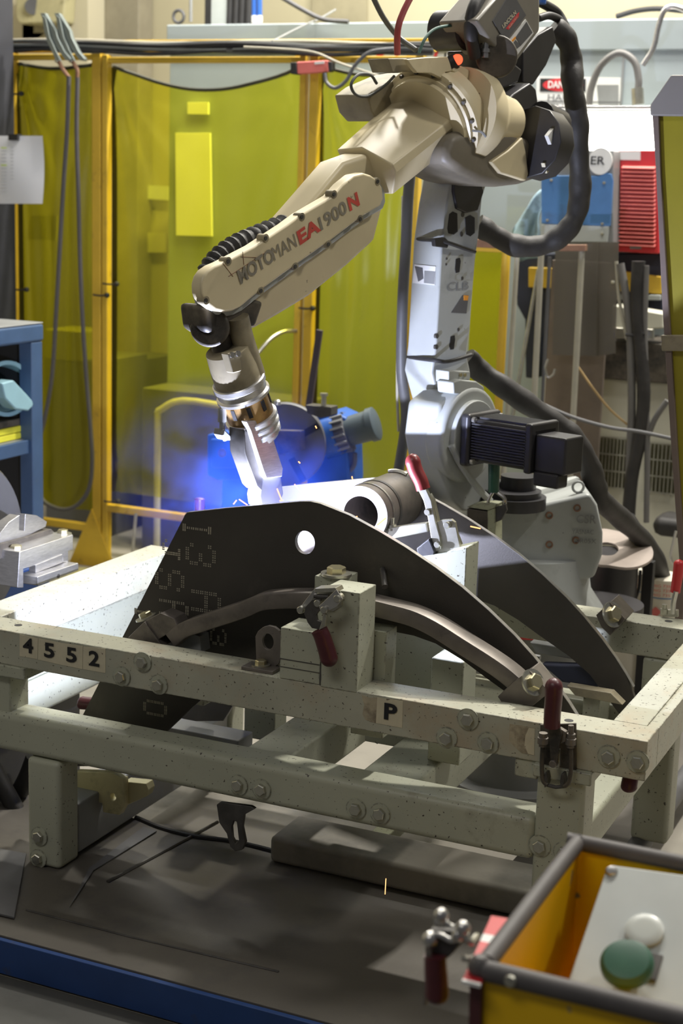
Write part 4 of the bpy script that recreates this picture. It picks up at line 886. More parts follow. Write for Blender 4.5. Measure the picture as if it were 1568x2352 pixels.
c6 = thing('toggle_clamp', 'blurred silver toggle clamp with downward maroon grip left of the yellow box', 'toggle clamp', (.02, -1.18, .76), 'toggle clamps')
Yk = -1.16
for dy, pts in ((0, ((985, 2150), (1010, 2148), (1035, 2160), (1052, 2152))), (.02, ((1000, 2118), (1020, 2118), (1040, 2130), (1065, 2128)))):
    MB().tube([Yp(u, v, Yk+dy) for u, v in pts], .0032, 10, 5).build('side_link', M['steel'], c6)
for u, v, r in ((1013, 2103, .0085), (1063, 2132, .0085), (988, 2158, .0095), (1052, 2148, .0075)):
    MB().ball(Yp(u, v, Yk), r, 14).build('pivot_pin', M['steel'], c6)
MB().prism([Yp(u, v, Yk+.005) for u, v in ((985, 2135), (1055, 2140), (1066, 2160), (1040, 2190), (1018, 2210), (995, 2215), (985, 2170))], (0, .012, 0)).build('base_plate', M['dsteel'], c6, .002)
MB().prism([Yp(u, v, Yk-.006) for u, v in ((976, 2165), (990, 2168), (986, 2225), (978, 2310), (970, 2312), (975, 2230))], (0, .004, 0)).build('hand_lever', M['brownsteel'], c6, .001)
grip(c6, [Yp(1002, 2306, Yk), Yp(1003, 2270, Yk), Yp(1000, 2225, Yk), Yp(999, 2195, Yk)], .0135, M['maroon'])
MB().tube([Yp(1062, 2140, Yk), Yp(1080, 2165, Yk), Yp(1095, 2150, Yk+.02)], .004, 8).tube([Yp(1062, 2200, Yk), Yp(1078, 2203, Yk), Yp(1090, 2200, Yk+.01)], .004, 8).build('fixing_bolt', M['zinc'], c6)

# ================================================================== left side: headstock, jig blocks, blue shelf
Xp = lambda u, v, x: P(u, v, 'x', x)
hs = thing('headstock', 'slate-grey vertical faceplate disc and blue stand at the left edge behind the fixture', 'positioner', (-1.95, .75, .1))
dc = Xp(-62, 1255, -1.86)
MB().lathe(dc, (1, 0, 0), [(-.03, .215), (-.006, .215), (0, .209), (0, .10)], 64).build('faceplate', M['dgrey'], hs)
MB().lathe(dc, (1, 0, 0), [(-.026, .2165), (-.008, .2165), (-.002, .212)], 64, cap=False).build('faceplate_rim', M['steel'], hs)
MB().prism([Xp(u, v, -1.66) for u, v in ((36, 1545), (128, 1545), (150, 1650), (165, 1740), (36, 1740))], (-.20, 0, 0)).build('stand', M['blue'], hs, .004)
MB().box(-2.05, -1.90, .60, .9, .0, .50).build('stand', M['blue'], hs, .004)
MB().tube([Xp(72, 1568, -1.655), Xp(84, 1567, -1.655)], .010, 8, 1).build('stand_bolt', M['zinc'], hs)
jg = thing('jig_block_stack', 'stack of machined steel jig blocks with two hex bolts left of the fixture side bar', 'jig', (-1.70, .5, .45))
JX = -1.64
hd = [(0, 1250), (0, 1225), (20, 1200), (45, 1183), (44, 1218), (56, 1219), (58, 1181), (85, 1184), (108, 1198), (105, 1210), (60, 1232), (10, 1253)]
MB().prism([Xp(u, v, JX-.06) for u, v in hd], (-.03, 0, 0)).build('segment_plate', M['alum'], jg, .001)
MB().prism([Xp(u, v, JX-.05) for u, v in ((0, 1250), (60, 1234), (118, 1215), (124, 1222), (110, 1235), (40, 1262), (0, 1285))], (-.05, 0, 0)).build('base_block', M['soot'], jg, .001)
MB().prism([Xp(u, v, JX) for u, v in ((45, 1268), (168, 1228), (168, 1262), (157, 1266), (157, 1290), (145, 1292), (143, 1275), (70, 1302), (54, 1306), (54, 1350), (40, 1350))], (-.075, 0, 0)).build('bridge_block', M['alum'], jg, .002)
MB().prism([Xp(u, v, JX+.004) for u, v in ((82, 1298), (144, 1273), (144, 1292), (82, 1316))], (-.02, 0, 0)).build('spacer_block', M['alum'], jg, .001)
MB().prism([Xp(u, v, JX+.03) for u, v in ((86, 1325), (180, 1293), (181, 1310), (87, 1346))], (-.055, 0, 0)).build('spacer_block', M['alum'], jg, .002)
MB().lathe(Xp(134, 1323, JX+.0305), (1, 0, 0), [(0, .0055), (.0008, .0055)], 16).build('drilled_hole', M['dsteel'], jg)
for u, v in ((37, 1264), (144, 1228)):
    b = put_bolt(jg, Xp(u, v, JX-.035)+V((0, 0, .0)), 0, .75, None, m=big); b.rotation_euler = (0, 0, .4)
MB().box(-1.74, -1.66, .2, .62, .3, .50).build('base_block', M['soot'], jg, .003)
MB().box(-1.76, -1.60, .2, .60, .02, .30).build('jig_stand', M['dgrey'], jg, .003)

sh = thing('blue_shelf', 'slate blue steel shelf unit at the left picture edge with a grey top', 'shelf', (-2.75, 1.8, 0))
zt = 1.084; XS = -2.41
MB().box(-3.1, XS+.002, .85, 1.602, zt-.004, zt).build('top', M['mgrey'], sh, .002)
MB().box(-3.1, XS+.004, .85, 1.605, zt-.062, zt-.004).build('top_rail', M['shelfb'], sh, .01)
MB().box(XS-.05, XS, 1.54, 1.60, 0, zt-.062).build('upright', M['shelfb'], sh, .004)
MB().box(-3.1, -3.05, 1.54, 1.60, 0, zt-.062).build('upright', M['shelfb'], sh, .004)
MB().box(XS-.05, XS, .85, .91, 0, zt-.062).build('upright', M['shelfb'], sh, .004)
za = P(70, 1012, 'x', XS).z; MB().box(XS-.03, XS-.012, .91, 1.54, za-.045, za).build('shelf_rail', M['shelfb'], sh, .003)
MB().box(-3.05, XS-.03, .86, 1.54, za-.006, za).build('shelf_board', M['mgrey'], sh, .002)
MB().box(-3.05, XS-.055, 1.56, 1.565, .1, 1.02).build('back_panel', M['black0'], sh)
bw = thing('light_blue_bin', 'pale blue round plastic bin lying on the shelf, mouth to the right', 'bin', (-2.65, 1.72, .80))
bcn = P(14, 892, 'x', XS-.07)
bax = V((.90, -.42, .03)).normalized()
x, y, a_ = basis(bax); q = MB()
R = lambda rad, h: [bcn+a_*h+(x*math.cos(2*math.pi*i/36)+y*math.sin(2*math.pi*i/36))*rad for i in range(36)]
q.loft([R(.070, -.16), R(.084, 0), R(.090, .0), R(.090, .010), R(.077, .010), R(.064, -.15), R(.001, -.15)], cap=False)
q.build('bin', M['lblue'], bw)
fn = P(40, 915, 'y', 1.58)
MB().prism([P(u, v, 'x', XS+.0) for u, v in ((5, 880), (32, 873), (62, 905), (82, 928), (66, 944), (36, 940), (12, 915))], (-.05, 0, 0)).build('scoop', M['lblue'], bw, .006)
for z, nm, m, lb in ((za, 'yellow_binder', 'brite', 'lower bright yellow binder lying on the blue shelf'), (za+.022, 'yellow_binder', 'brite', 'upper yellow binder lying on the blue shelf, under dark papers')):
    y1 = P(52 if z == za else 65, 985, 'x', XS-.045).y
    tag(MB().box(-2.7, XS-.045, 1.0, y1, z+.001, z+.021).build(nm, M[m], None, .003), lb, 'binder')
y1 = P(60, 965, 'x', XS-.05).y
tag(MB().box(-2.7, XS-.05, 1.0, y1, za+.044, za+.066).build('dark_papers', M['soot'], None, .003), 'stack of dark papers on top of the yellow binders', 'papers')
# black column with a sheet of paper clipped to it
tag(MB().box(-3.5, P(17, 400, 'y', 2.50).x, 2.42, 2.55, 0, 3.0).build('black_post', M['navy'] if 0 else mat('black_drape', (.025, .026, .034), .7, 0, .3, 4), None, .004), 'black padded post at the left picture edge', 'post')
pp_ = thing('paper_sheet', 'white printed sheet hanging from a black clip in front of the left curtain post', 'paper', P(40, 390, 'y', 2.36))
gv = []; 
for j in range(13):
    for i in range(9):
        u = -40+i*17.2; v = 312+j*13-(0 if i < 8 else 0); bow = 4*math.sin(j/12*math.pi)*(i/8)
        p = P(u+bow, v, 'y', 2.36-.02*math.sin(j/12*3.1)*math.sin(i*.5)); gv.append(p)
gv2 = [p+V((0, .0006, 0)) for p in gv]
q = MB(); fs = [(j*9+i, j*9+i+1, (j+1)*9+i+1, (j+1)*9+i) for j in range(12) for i in range(8)]
q.add(gv, fs); q.build('sheet', M['paper'], pp_)
q = MB().prism([P(u, v, 'y', 2.345) for u, v in ((19, 308), (40, 308), (40, 322), (19, 322))], (0, .03, 0)); q.build('clip', M['black0'], pp_)
ink = mat('faint_ink', (.50, .52, .58), .7); hil = mat('highlighter', (.55, .7, .15), .7)
for k in range(14):
    v = 338+k*8; y_ = 2.334
    hl = k in (0, 5)
    MB().prism([P(2, v, 'y', y_), P(15, v, 'y', y_), P(15, v+(3 if hl else 2), 'y', y_), P(2, v+(3 if hl else 2), 'y', y_)], (0, .0005, 0)).build('highlighted_line' if hl else 'printed_line', hil if hl else ink, pp_)
    if k < 10: MB().prism([P(24, v, 'y', y_), P(31, v, 'y', y_), P(31, v+2, 'y', y_), P(24, v+2, 'y', y_)], (0, .0005, 0)).build('printed_line', ink, pp_)
# dark slate sheet at bottom left corner
tag(MB().prism([(-1.9, -.02, .081), (-1.36, .03, .081), (-1.20, -.235, .081), (-1.9, -.26, .081)], (0, 0, .006)).build('slate_plate', M['dgrey'], None, .002), 'loose slate-grey steel plate lying at the left end of the platform', 'steel plate')
# bundle of black welding hoses at far left under the frame
for k, (lb, pts) in enumerate((('black hose sagging behind the front left leg', ((-20, 1760), (20, 1830), (60, 1900), (110, 1930))), ('second black hose crossing behind the front left leg', ((-20, 1900), (30, 1840), (60, 1790), (80, 1740))), ('lowest black hose at the left picture edge', ((-20, 1850), (30, 1930), (90, 1990), (140, 2000))))):
    tag(MB().tube([P(u, v, 'y', .25+.05*k) for u, v in pts], .022, 12).build('black_hose', M['sleeve']), lb, 'hose', 'hoses at the lower left')

# ================================================================== blue positioner behind the fixture
bp_ = thing('blue_positioner', 'blue weld positioner with dark slotted faceplate and grey motor behind the curved plates', 'positioner', (-1.6, 1.8, 0))
YB = 1.75
MB().prism([Yp(u, v, YB-.05) for u, v in ((475, 998), (552, 990), (565, 1100), (500, 1104), (475, 1092))], (0, .16, 0)).build('gear_housing', M['bblue'], bp_, .006)
MB().prism([Yp(u, v, YB-.065) for u, v in ((482, 1008), (542, 1010), (542, 1075), (484, 1075))], (0, .02, 0)).build('housing_cover', M['bblue'], bp_, .005)
MB().lathe(Yp(511, 1040, YB-.065), (0, -1, 0), [(0, .014), (.006, .014), (.008, .008)], 16).build('shaft_end', M['soot'], bp_)
MB().prism([Yp(u, v, YB) for u, v in ((510, 1095), (600, 1095), (600, 1485), (500, 1485))], (0, .12, 0)).build('column', M['bblue'], bp_, .004)
MB().prism([Yp(u, v, YB-.02) for u, v in ((708, 960), (760, 944), (795, 960), (800, 1100), (780, 1500), (690, 1490))], (0, .12, 0)).build('frame_arm', M['bblue'], bp_, .008)
fc = Yp(652, 1022, YB-.12); fax = V((.35, -.93, .05)).normalized()
MB().lathe(fc, fax, [(-.05, .128), (-.006, .130), (0, .126), (0, .03), (-.01, .028)], 56).build('faceplate', M['dgrey'], bp_)
x, y, a_ = basis(fax)
for an in (.6, 2.1, 3.7, 5.2):
    d = x*math.cos(an)+y*math.sin(an); MB().obox(fc+d*.085+a_*.002, d, a_.cross(d), a_, .038, .010, .002).build('slot', M['black0'], bp_)
MB().prism([Yp(u, v, YB-.16) for u, v in ((700, 930), (760, 935), (760, 955), (735, 960), (705, 950))], (0, .05, 0)).build('clamp_jaw', M['dsteel'], bp_, .003)
MB().prism([Yp(u, v, YB-.17) for u, v in ((630, 988), (690, 990), (692, 1035), (640, 1045))], (0, .03, 0)).build('clamp_jaw', M['soot'], bp_, .003)
MB().lathe(Yp(743, 932, YB-.15), (0, 0, 1), [(0, .008), (.03, .008), (.03, .012), (.038, .012)], 12).build('clamp_screw', M['zinc'], bp_)
MB().lathe(Yp(637, 930, YB-.13), (0, 0, 1), [(0, .010), (.012, .010), (.016, .006)], 12).build('clamp_screw', M['zinc'], bp_)
m0 = Yp(770, 1000, YB); m1 = Yp(856, 975, YB+.02); ma = (m1-m0).normalized()
MB().lathe(m0, ma, [(-.04, .062), (.0, .064), (.012, .062)], 36).build('motor_flange', M['bblue'], bp_)
MB().lathe(m0, ma, [(.0, .058), (.045, .056)], 36).build('cooling_ring', M['dgrey'], bp_)
q = MB(); x, y, a_ = basis(ma)
for k in range(16):
    an = k*math.pi/8; d = x*math.cos(an)+y*math.sin(an); q.obox(m0+ma*.025+d*.058, ma, d, ma.cross(d), .020, .006, .003)
q.build('cooling_fins', M['mgrey'], bp_)
MB().lathe(m0, ma, [(.045, .046), (.115, .048), (.116, .053), (.135, .053), (.138, .048)], 36).build('motor_body', mat('slate_motor', (.075, .10, .12), .45), bp_)
MB().tube([Yp(815, 1040, YB), Yp(812, 1070, YB), Yp(790, 1090, YB)], .008, 8).build('motor_lead', M['dgrey'], bp_)
tag(MB().tube([Yp(592, 812, 2.45), Yp(620, 780, 2.5), Yp(650, 762, 2.55), Yp(680, 760, 2.605)], .0075, 12).build('bent_conduit', M['steel']), 'short bent chrome conduit in front of the yellow curtain', 'conduit')
a_, b_ = Yp(734, 758, 2.2), Yp(708, 940, 2.2); b_ = a_+(b_-a_)*(a_.z/(a_.z-b_.z))
tag(MB().beam(a_, b_, .022, .012, (0, 1, 0)).build('leaning_bar', mat('purple_brown_steel', (.07, .055, .065), .5), None, .001), 'dark flat bar leaning upright beside the middle yellow post', 'steel bar')
a_ = Yp(312, 1180, 2.3)
tag(MB().tube([a_, (a_.x-.03, 2.3, 0)], .006, 10, 1).build('steel_rod', M['zinc']), 'thin steel rod leg standing below the middle curtain', 'rod')
# ================================================================== weld curtains and their frames
YC = 2.62
def tubebar(nm, p, q_, par, m='yel', w=.034, d=.034, bev=.004):
    a, b = V(p), V(q_)
    return MB().beam(a, b, w, d, (0, 1, 0) if abs((b-a).normalized().z) > .7 else (0, 0, 1)).build(nm, M[m], par, bev)
def curtain_screen(label, uL, uR, zt_, zb, posts, sag, m, gusset=None, top=True, bottom=True):
    xl = P(uL, 700, 'y', YC).x; xr = P(uR, 700, 'y', YC).x
    cs = thing('weld_curtain_screen', label, 'weld curtain', ((xl+xr)/2, YC, 0), 'yellow weld curtain screens')
    for x_, w_ in posts: tubebar('post', (x_, YC, .0), (x_, YC, zt_+.02), cs, w=w_)
    if top: tubebar('top_rail', (posts[0][0], YC, zt_), (posts[-1][0], YC, zt_), cs, w=.026, d=.022)
    if bottom: tubebar('bottom_rail', (posts[0][0], YC, zb), (posts[-1][0], YC, zb), cs, w=.03, d=.03)
    nx, nz = 44, 40; q = MB(); gv = []
    x0_, x1_ = posts[0][0]+.010, posts[-1][0]-.016
    if xl < x0_: x0_ = xl
    for j in range(nz+1):
        for i in range(nx+1):
            s, t = i/nx, j/nz
            tp = zt_-.02-sag*math.sin(s*math.pi)
            z = tp+(zb+.06-tp)*t
            # tension folds fanning out of the corners plus soft vertical waves
            an = math.atan2(t*1.9+.02, s+.02); rr = math.hypot(s, t); an2 = math.atan2((1-t)*1.9+.02, s+.02); r2 = math.hypot(s, 1-t); an3 = math.atan2(t*1.9+.02, 1-s+.02); r3 = math.hypot(1-s, t)
            f = .016*math.exp(-rr*3.2)*math.sin(an*17)+.014*math.exp(-r2*4)*math.sin(an2*15)+.010*math.exp(-r3*3.5)*math.sin(an3*16)
            f += .006*math.sin(s*23+t*1.5)*(1-abs(2*t-1)*.4)+.008*math.sin(s*7+2*t)
            gv.append(V((x0_+(x1_-x0_)*s, YC+.03+f, z)))
    fs = [(j*(nx+1)+i, j*(nx+1)+i+1, (j+1)*(nx+1)+i+1, (j+1)*(nx+1)+i) for j in range(nz) for i in range(nx)]
    q.add(gv, fs); q.build('film', M[m], cs, smooth=180, fix=False)
    q = MB().tube([gv[i]+V((0, -.002, .0)) for i in range(0, nx+1, 2)], .007, 8, 1); q.build('hem', M['hem'], cs)
    for xx in (0, nx):
        q = MB()
        pts = [gv[j*(nx+1)+xx]+V((0, -.002, 0)) for j in range(0, nz+1, 2)]
        q.loft([[p+V((-.012, 0, 0)), p+V((.012, 0, 0)), p+V((.012, .001, 0)), p+V((-.012, .001, 0))] for p in pts]); q.build('hem', M['filmh'], cs)
    return cs
M['bright'] = mat('bright_board', (.92, .92, .88), .6, 0, .02)
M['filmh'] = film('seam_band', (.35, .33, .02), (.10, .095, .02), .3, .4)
XU = lambda u: P(u, 700, 'y', YC).x
zt_ = P(450, 138, 'y', YC).z; zb1 = P(160, 1205, 'y', YC).z; zb2 = P(300, 1172, 'y', YC).z
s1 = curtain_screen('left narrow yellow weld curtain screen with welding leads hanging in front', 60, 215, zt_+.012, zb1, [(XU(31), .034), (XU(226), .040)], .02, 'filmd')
s2 = curtain_screen('widest yellow weld curtain screen in the middle with a sagging top hem', 260, 680, zt_, zb2, [(XU(245), .026), (XU(686), .024)], .085, 'film', )
s3 = curtain_screen('yellow weld curtain screen behind the robot, right of the double post', 720, 935, zt_, zb2, [(XU(711), .036), (XU(945), .030)], .03, 'film')
p = P(228, 1290, 'z', 0)
MB().prism([(XU(226)-.13, YC-.02, .0), (XU(226)+.09, YC-.02, .0), (XU(226)+.02, YC-.02, .15), (XU(226)-.02, YC-.02, .24)], (0, .012, 0)).build('foot_gusset', M['yel'], s1, .001)
for (u, v), s in (((43, 665), s1), ((31, 215), s1), ((228, 678), s1), ((250, 652), s2), ((253, 1152), s2), ((700, 708), s2)):
    MB().tube([P(u-14, v-1, 'y', YC-.022), P(u, v+1, 'y', YC-.025), P(u+18, v, 'y', YC-.02)], .0035, 8).ball(P(u+18, v, 'y', YC-.02), .011, 10).build('cable_tie', M['black'], s)
ub = thing('upper_cable_rail', 'yellow rail along the top of the weld curtains that carries the cable bundle', 'rail', (-2.3, YC, 2.05))
a = P(-30, 108, 'y', YC+.02); b = P(1000, 104, 'y', YC+.02)
MB().beam(a, b, .03, .045, (0, 0, 1)).build('rail', M['yel'], ub, .003)
for u in (31, 226, 690, 945):
    t0 = P(u, 150, 'y', YC+.02); MB().beam(V((t0.x, YC+.02, t0.z-.03)), V((t0.x, YC+.02, t0.z+.07)), .03, .03, (0, 1, 0)).build('bracket', M['yel'], ub, .002)
# cable bundle strapped to the rail: every cable its own
rnd = random.Random(3)
for k in range(9):
    base = 94+k*2.8; amp = rnd.uniform(2, 6); ph = rnd.uniform(0, 6); fr = rnd.uniform(.008, .018)
    pts = []
    for i in range(24):
        u = -40+i*45
        pts.append(P(u, base+amp*math.sin(u*fr+ph)+u*.006, 'y', YC-.03-.012*(k % 3)))
    tag(MB().tube(pts, rnd.choice([.004, .0055, .007]), 8, 3).build('strapped_cable', M['wirel'] if k in (0, 3) else M['wire'] if k % 2 else M['black']), ['pale', 'grey', 'black'][0 if k in (0, 3) else 1 if k % 2 else 2]+' cable in the bundle strapped along the top of the weld curtains', 'cable', 'cables along the curtain top')
hose('pale_cable', 'thin pale cable sagging from the bundle past the red sensor towards the robot', 'cable', [P(u, v, 'y', 2.5) for u, v in ((560, 108), (640, 112), (720, 120), (780, 145), (850, 168), (900, 185))], .004, M['wirel'], 8)
hose('black_cable', 'black cable hanging in a curve from the red sensor under the bundle', 'cable', [P(u, v, 'y', 2.5) for u, v in ((745, 168), (750, 190), (770, 202), (795, 185), (815, 150), (850, 120), (905, 112))], .0065, M['dgrey'], 10)
hose('pale_cable', 'pale wire crossing diagonally over the grey enclosure top', 'cable', [P(u, v, 'y', 2.58+(u-625)*.006) for u, v in ((625, 95), (690, 62), (735, 42), (770, 22))], .004, M['mgrey'], 8)
hose('black_cable', 'dark cable running down from the top edge onto the grey enclosure', 'cable', [P(u, v, 'y', 3.15) for u, v in ((640, -10), (700, 25), (745, 45), (800, 50))], .009, M['dgrey'], 10)
# red photo sensor
rs = thing('red_sensor', 'small red rectangular sensor strapped to the double post by the curtain top', 'sensor', P(715, 155, 'y', 2.55))
MB().prism([P(u, v, 'y', 2.54) for u, v in ((680, 142), (752, 138), (755, 165), (682, 170))], (0, .035, 0)).build('housing', M['redp'], rs, .004)
MB().prism([P(u, v, 'y', 2.535) for u, v in ((666, 143), (680, 143), (681, 171), (667, 170))], (0, .04, 0)).build('lens_cap', M['black'], rs, .003)
MB().prism([P(u, v, 'y', 2.54) for u, v in ((752, 140), (762, 142), (762, 162), (754, 166))], (0, .03, 0)).build('end_cap', M['black'], rs, .003)
MB().prism([P(u, v, 'y', 2.538) for u, v in ((722, 142), (744, 140), (744, 146), (722, 148))], (0, .002, 0)).build('label', M['white'], rs)
MB().cyl(P(746, 167, 'y', 2.55), P(748, 186, 'y', 2.55), .008).build('cable_gland', M['black'], rs)
# welding ground clamps on the bundle with looped leads
for k, (du, lb) in enumerate(((0, 'left steel ground clamp biting the cable bundle, jaws up'), (32, 'right steel ground clamp biting the cable bundle, jaws up'))):
    yk = 2.50+.02*k
    gc = thing('ground_clamp', lb, 'clamp', P(130+du, 110, 'y', yk), 'ground clamps on the bundle')
    MB().prism([P(u+du, v, 'y', yk) for u, v in ((92, 30), (103, 30), (128, 70), (132, 86), (148, 118), (162, 135), (160, 140), (150, 138), (130, 112), (112, 92), (104, 60))], (0, .02, 0)).build('upper_jaw', mat('worn_green_steel', (.20, .23, .22), .4, .5) if not k else bpy.data.materials['worn_green_steel'], gc, .002)
    MB().prism([P(u+du, v, 'y', yk-.012) for u, v in ((96, 34), (104, 40), (114, 86), (126, 112), (140, 140), (128, 138), (108, 96), (100, 66))], (0, .006, 0)).build('lower_jaw', bpy.data.materials['worn_green_steel'], gc, .001)
    MB().ball(P(132+du, 138, 'y', yk), .012, 10).build('pivot_bolt', M['zinc'], gc)
    MB().tube([P(134+du, 140, 'y', yk), P(145+du, 160, 'y', yk), P(158+du*.6, 178, 'y', yk)], .008, 8).build('copper_lug', M['rust'], gc)
ld = [(158, 175), (154, 300), (146, 420), (138, 560), (130, 700), (120, 860), (103, 960), (88, 1020), (83, 1080), (88, 1125), (105, 1155), (145, 1170), (180, 1158), (205, 1120), (212, 1060), (208, 980), (198, 860), (190, 740), (184, 600), (180, 440), (176, 300), (178, 178)]
hose('welding_lead', 'grey welding lead hanging in one long loop in front of the left curtain', 'cable', [P(u, v, 'y', 2.46) for u, v in ld], .0085, mat('lead_grey', (.07, .065, .07), .6), 10, 5)

# ================================================================== machines and wall behind the curtains
ge = thing('grey_enclosure', 'long pale grey steel enclosure with red letters and a danger sign behind the robot', 'enclosure', (-1.6, 3.6, 0))
YE = 3.2
xe0 = P(390, 70, 'y', YE).x
MB().box(xe0, .6, YE, 4.3, 0, 2.16).build('housing', M['grey'], ge, .004)
MB().box(xe0-.01, .6, YE-.012, 4.31, 2.055, 2.165).build('top_cap', M['grey'], ge, .006)
for u in (1428, 1020):
    a = P(u, 200, 'y', YE); MB().box(a.x-.004, a.x+.004, YE-.004, YE, .2, 2.05).build('door_seam', M['mgrey'], ge)
a = P(975, 105, 'y', YE-.004)
MB().prism([P(u, v, 'y', YE-.004) for u, v in ((850, 84), (1090, 84), (1090, 138), (850, 138))], (0, .003, 0)).build('sign_strip', M['white'], ge)
text('red_lettering', 'S T O P', M['bred'], P(940, 112, 'y', YE-.006), (1, 0, 0), (0, 0, 1), .085, ge, .03, .001, fit=.30, shear=.3)
sg = MB().prism([P(u, v, 'y', YE-.004) for u, v in ((1232, 175), (1425, 178), (1423, 262), (1230, 262))], (0, .003, 0)).build('danger_sign', M['white'], ge)
MB().prism([P(u, v, 'y', YE-.0055) for u, v in ((1240, 180), (1345, 181), (1344, 211), (1239, 210))], (0, .001, 0)).build('black_band', M['black0'], sg)
c = P(1292, 195, 'y', YE-.006); x_, z_ = V((1, 0, 0)), V((0, 0, 1))
MB().prism([c+x_*.077*math.cos(i*math.pi/16)+z_*.024*math.sin(i*math.pi/16) for i in range(32)], (0, .0008, 0)).build('red_oval', M['bred'], sg)
text('sign_text', 'DANGER', M['white'], c-V((0, .0015, 0)), x_, z_, .035, sg, .03, .0005, fit=.115)
text('sign_text', 'HAUTE', M['dgrey'], P(1296, 225, 'y', YE-.006), x_, z_, .034, sg, .0, .0005, fit=.13)
text('sign_text', 'TENSION', M['dgrey'], P(1300, 247, 'y', YE-.006), x_, z_, .034, sg, .0, .0005, fit=.17)
MB().prism([P(u, v, 'y', YE-.006) for u, v in ((1232, 231), (1424, 234), (1424, 236), (1232, 233))], (0, .001, 0)).build('sign_rule', M['dgrey'], sg)
MB().prism([P(u, v, 'y', YE-.0055) for u, v in ((1370, 195), (1420, 195), (1420, 255), (1375, 255))], (0, .001, 0)).build('pictogram', M['mgrey'], sg)
# boards and papers on the enclosure seen through the film
for nm, lb, m, pts in (('wall_board', 'tall bright panel glowing yellow through the middle curtain', 'bright', ((402, 305), (482, 305), (486, 543), (404, 541))), ('wall_board', 'small bright card above the tall panel behind the middle curtain', 'bright', ((430, 235), (478, 235), (478, 263), (430, 262))),
   ('wall_board', 'pale card low on the left behind the middle curtain', 'white', ((315, 425), (386, 428), (386, 460), (312, 456))), ('wall_board', 'faint lower card behind the left of the middle curtain', 'wall', ((295, 535), (380, 535), (380, 580), (295, 580))),
   ):
    yy = YE-.02 if pts[0][0] > 395 else 4.55
    tag(MB().prism([P(u, v, 'y', yy) for u, v in pts], (0, .012, 0)).build(nm, M[m], None, .001), lb, 'panel')
tag(MB().prism([P(u, v, 'y', 2.9) for u, v in ((72, 495), (130, 495), (128, 552), (58, 550))], (0, .012, 0)).build('wall_board', M['brite']), 'small yellow board behind the left curtain, right below the paper sheet', 'panel')
# things standing behind the curtains, seen dimly through the film
for lb, nm, m, (u0, v0, u1, v1), y0_, d_ in (('dark machine cabinet behind the left curtain', 'machine_cabinet', 'dgrey', (105, 830, 225, 1190), 3.0, .4), ('dark cabinet behind the left edge of the middle curtain', 'machine_cabinet', 'dgrey', (240, 830, 305, 1180), 3.42, .4),
      ('pale roll lying behind the left curtain on the dark cabinet', 'film_roll', 'brite', (105, 762, 190, 832), 3.0, .2), ('dark low cabinet behind the lower half of the middle curtain', 'machine_cabinet', 'dgrey', (325, 925, 700, 1180), 2.95, .2)):
    a = P(u0, v1, 'y', y0_); b = P(u1, v0, 'y', y0_)
    tag(MB().box(a.x, b.x, y0_, y0_+d_, max(0, min(a.z, b.z)) if nm != 'machine_cabinet' else 0, max(a.z, b.z)).build(nm, M[m], None, .006), lb, 'machine' if m == 'dgrey' else 'bench')
bsx = P(420, 1000, 'y', 2.9); bex = P(660, 1000, 'y', 2.9)
fr = thing('yellow_trestle', 'yellow tube trestle seen dimly through the lower part of the middle curtain', 'trestle', (bsx.x, 2.9, 0))
MB().tube([P(362, 945, 'y', 2.85), P(420, 920, 'y', 2.85), P(560, 940, 'y', 2.85), P(640, 935, 'y', 2.85)], .014, 10, 4).build('frame', M['cast'], fr)
a = P(362, 945, 'y', 2.85); MB().tube([a, (a.x, 2.85, 0)], .014, 10, 1).build('leg', M['cast'], fr)
a = P(640, 935, 'y', 2.85); MB().tube([a, (a.x, 2.85, 0)], .014, 10, 1).build('leg', M['cast'], fr)
# back wall furniture above the enclosure
eb_ = thing('wall_box', 'cream electrical box with conduit hub on the wall at the top left', 'electrical box', P(80, 20, 'y', 4.2))
MB().prism([P(u, v, 'y', 4.2) for u, v in ((35, -20), (150, -20), (145, 52), (45, 55), (36, 42))], (0, .1, 0)).build('box', M['cast'], eb_, .01)
MB().prism([P(u, v, 'y', 4.3) for u, v in ((50, 55), (105, 55), (105, 96), (50, 96))], (0, .05, 0)).build('lower_cover', M['wally'], eb_, .004)
MB().cyl(P(75, 15, 'y', 4.19), P(75, 15, 'y', 4.25), .04).build('knockout', M['dgrey'], eb_)
for u0, u1, m, lb in ((155, 190, 'mgrey', 'grey wall column strip right of the electrical box'), (190, 235, 'rdirty', 'tan wall column left of the wide one'), (240, 318, 'rdirty', 'wide tan steel wall column at the top left')):
    a = P(u0, 100, 'y', 4.45).x; b = P(u1, 100, 'y', 4.45).x
    tag(MB().box(a, b, 4.45, 4.59, 0, 4.4).build('wall_column', mat('tan_column_%d' % u0, (.30, .27, .20) if m != 'mgrey' else (.25, .24, .20), .7), None, .006), lb, 'column')
er = P(410, 38, 'y', 3.5)
q = MB().tube([er+V((.026*math.sin(i*math.pi/9), 0, .026*math.cos(i*math.pi/9))) for i in range(19)], .007, 10, 1)
tag(q.build('eye_bolt', M['dgrey']), 'dark ring eye bolt standing on the left of the grey enclosure', 'eye bolt')
tag(MB().tube([P(438, -20, 'y', 3.5), P(438, 50, 'y', 3.5)], .007, 10, 1).build('wall_pipe', M['mgrey']), 'thin vertical pipe right of the eye bolt', 'pipe')
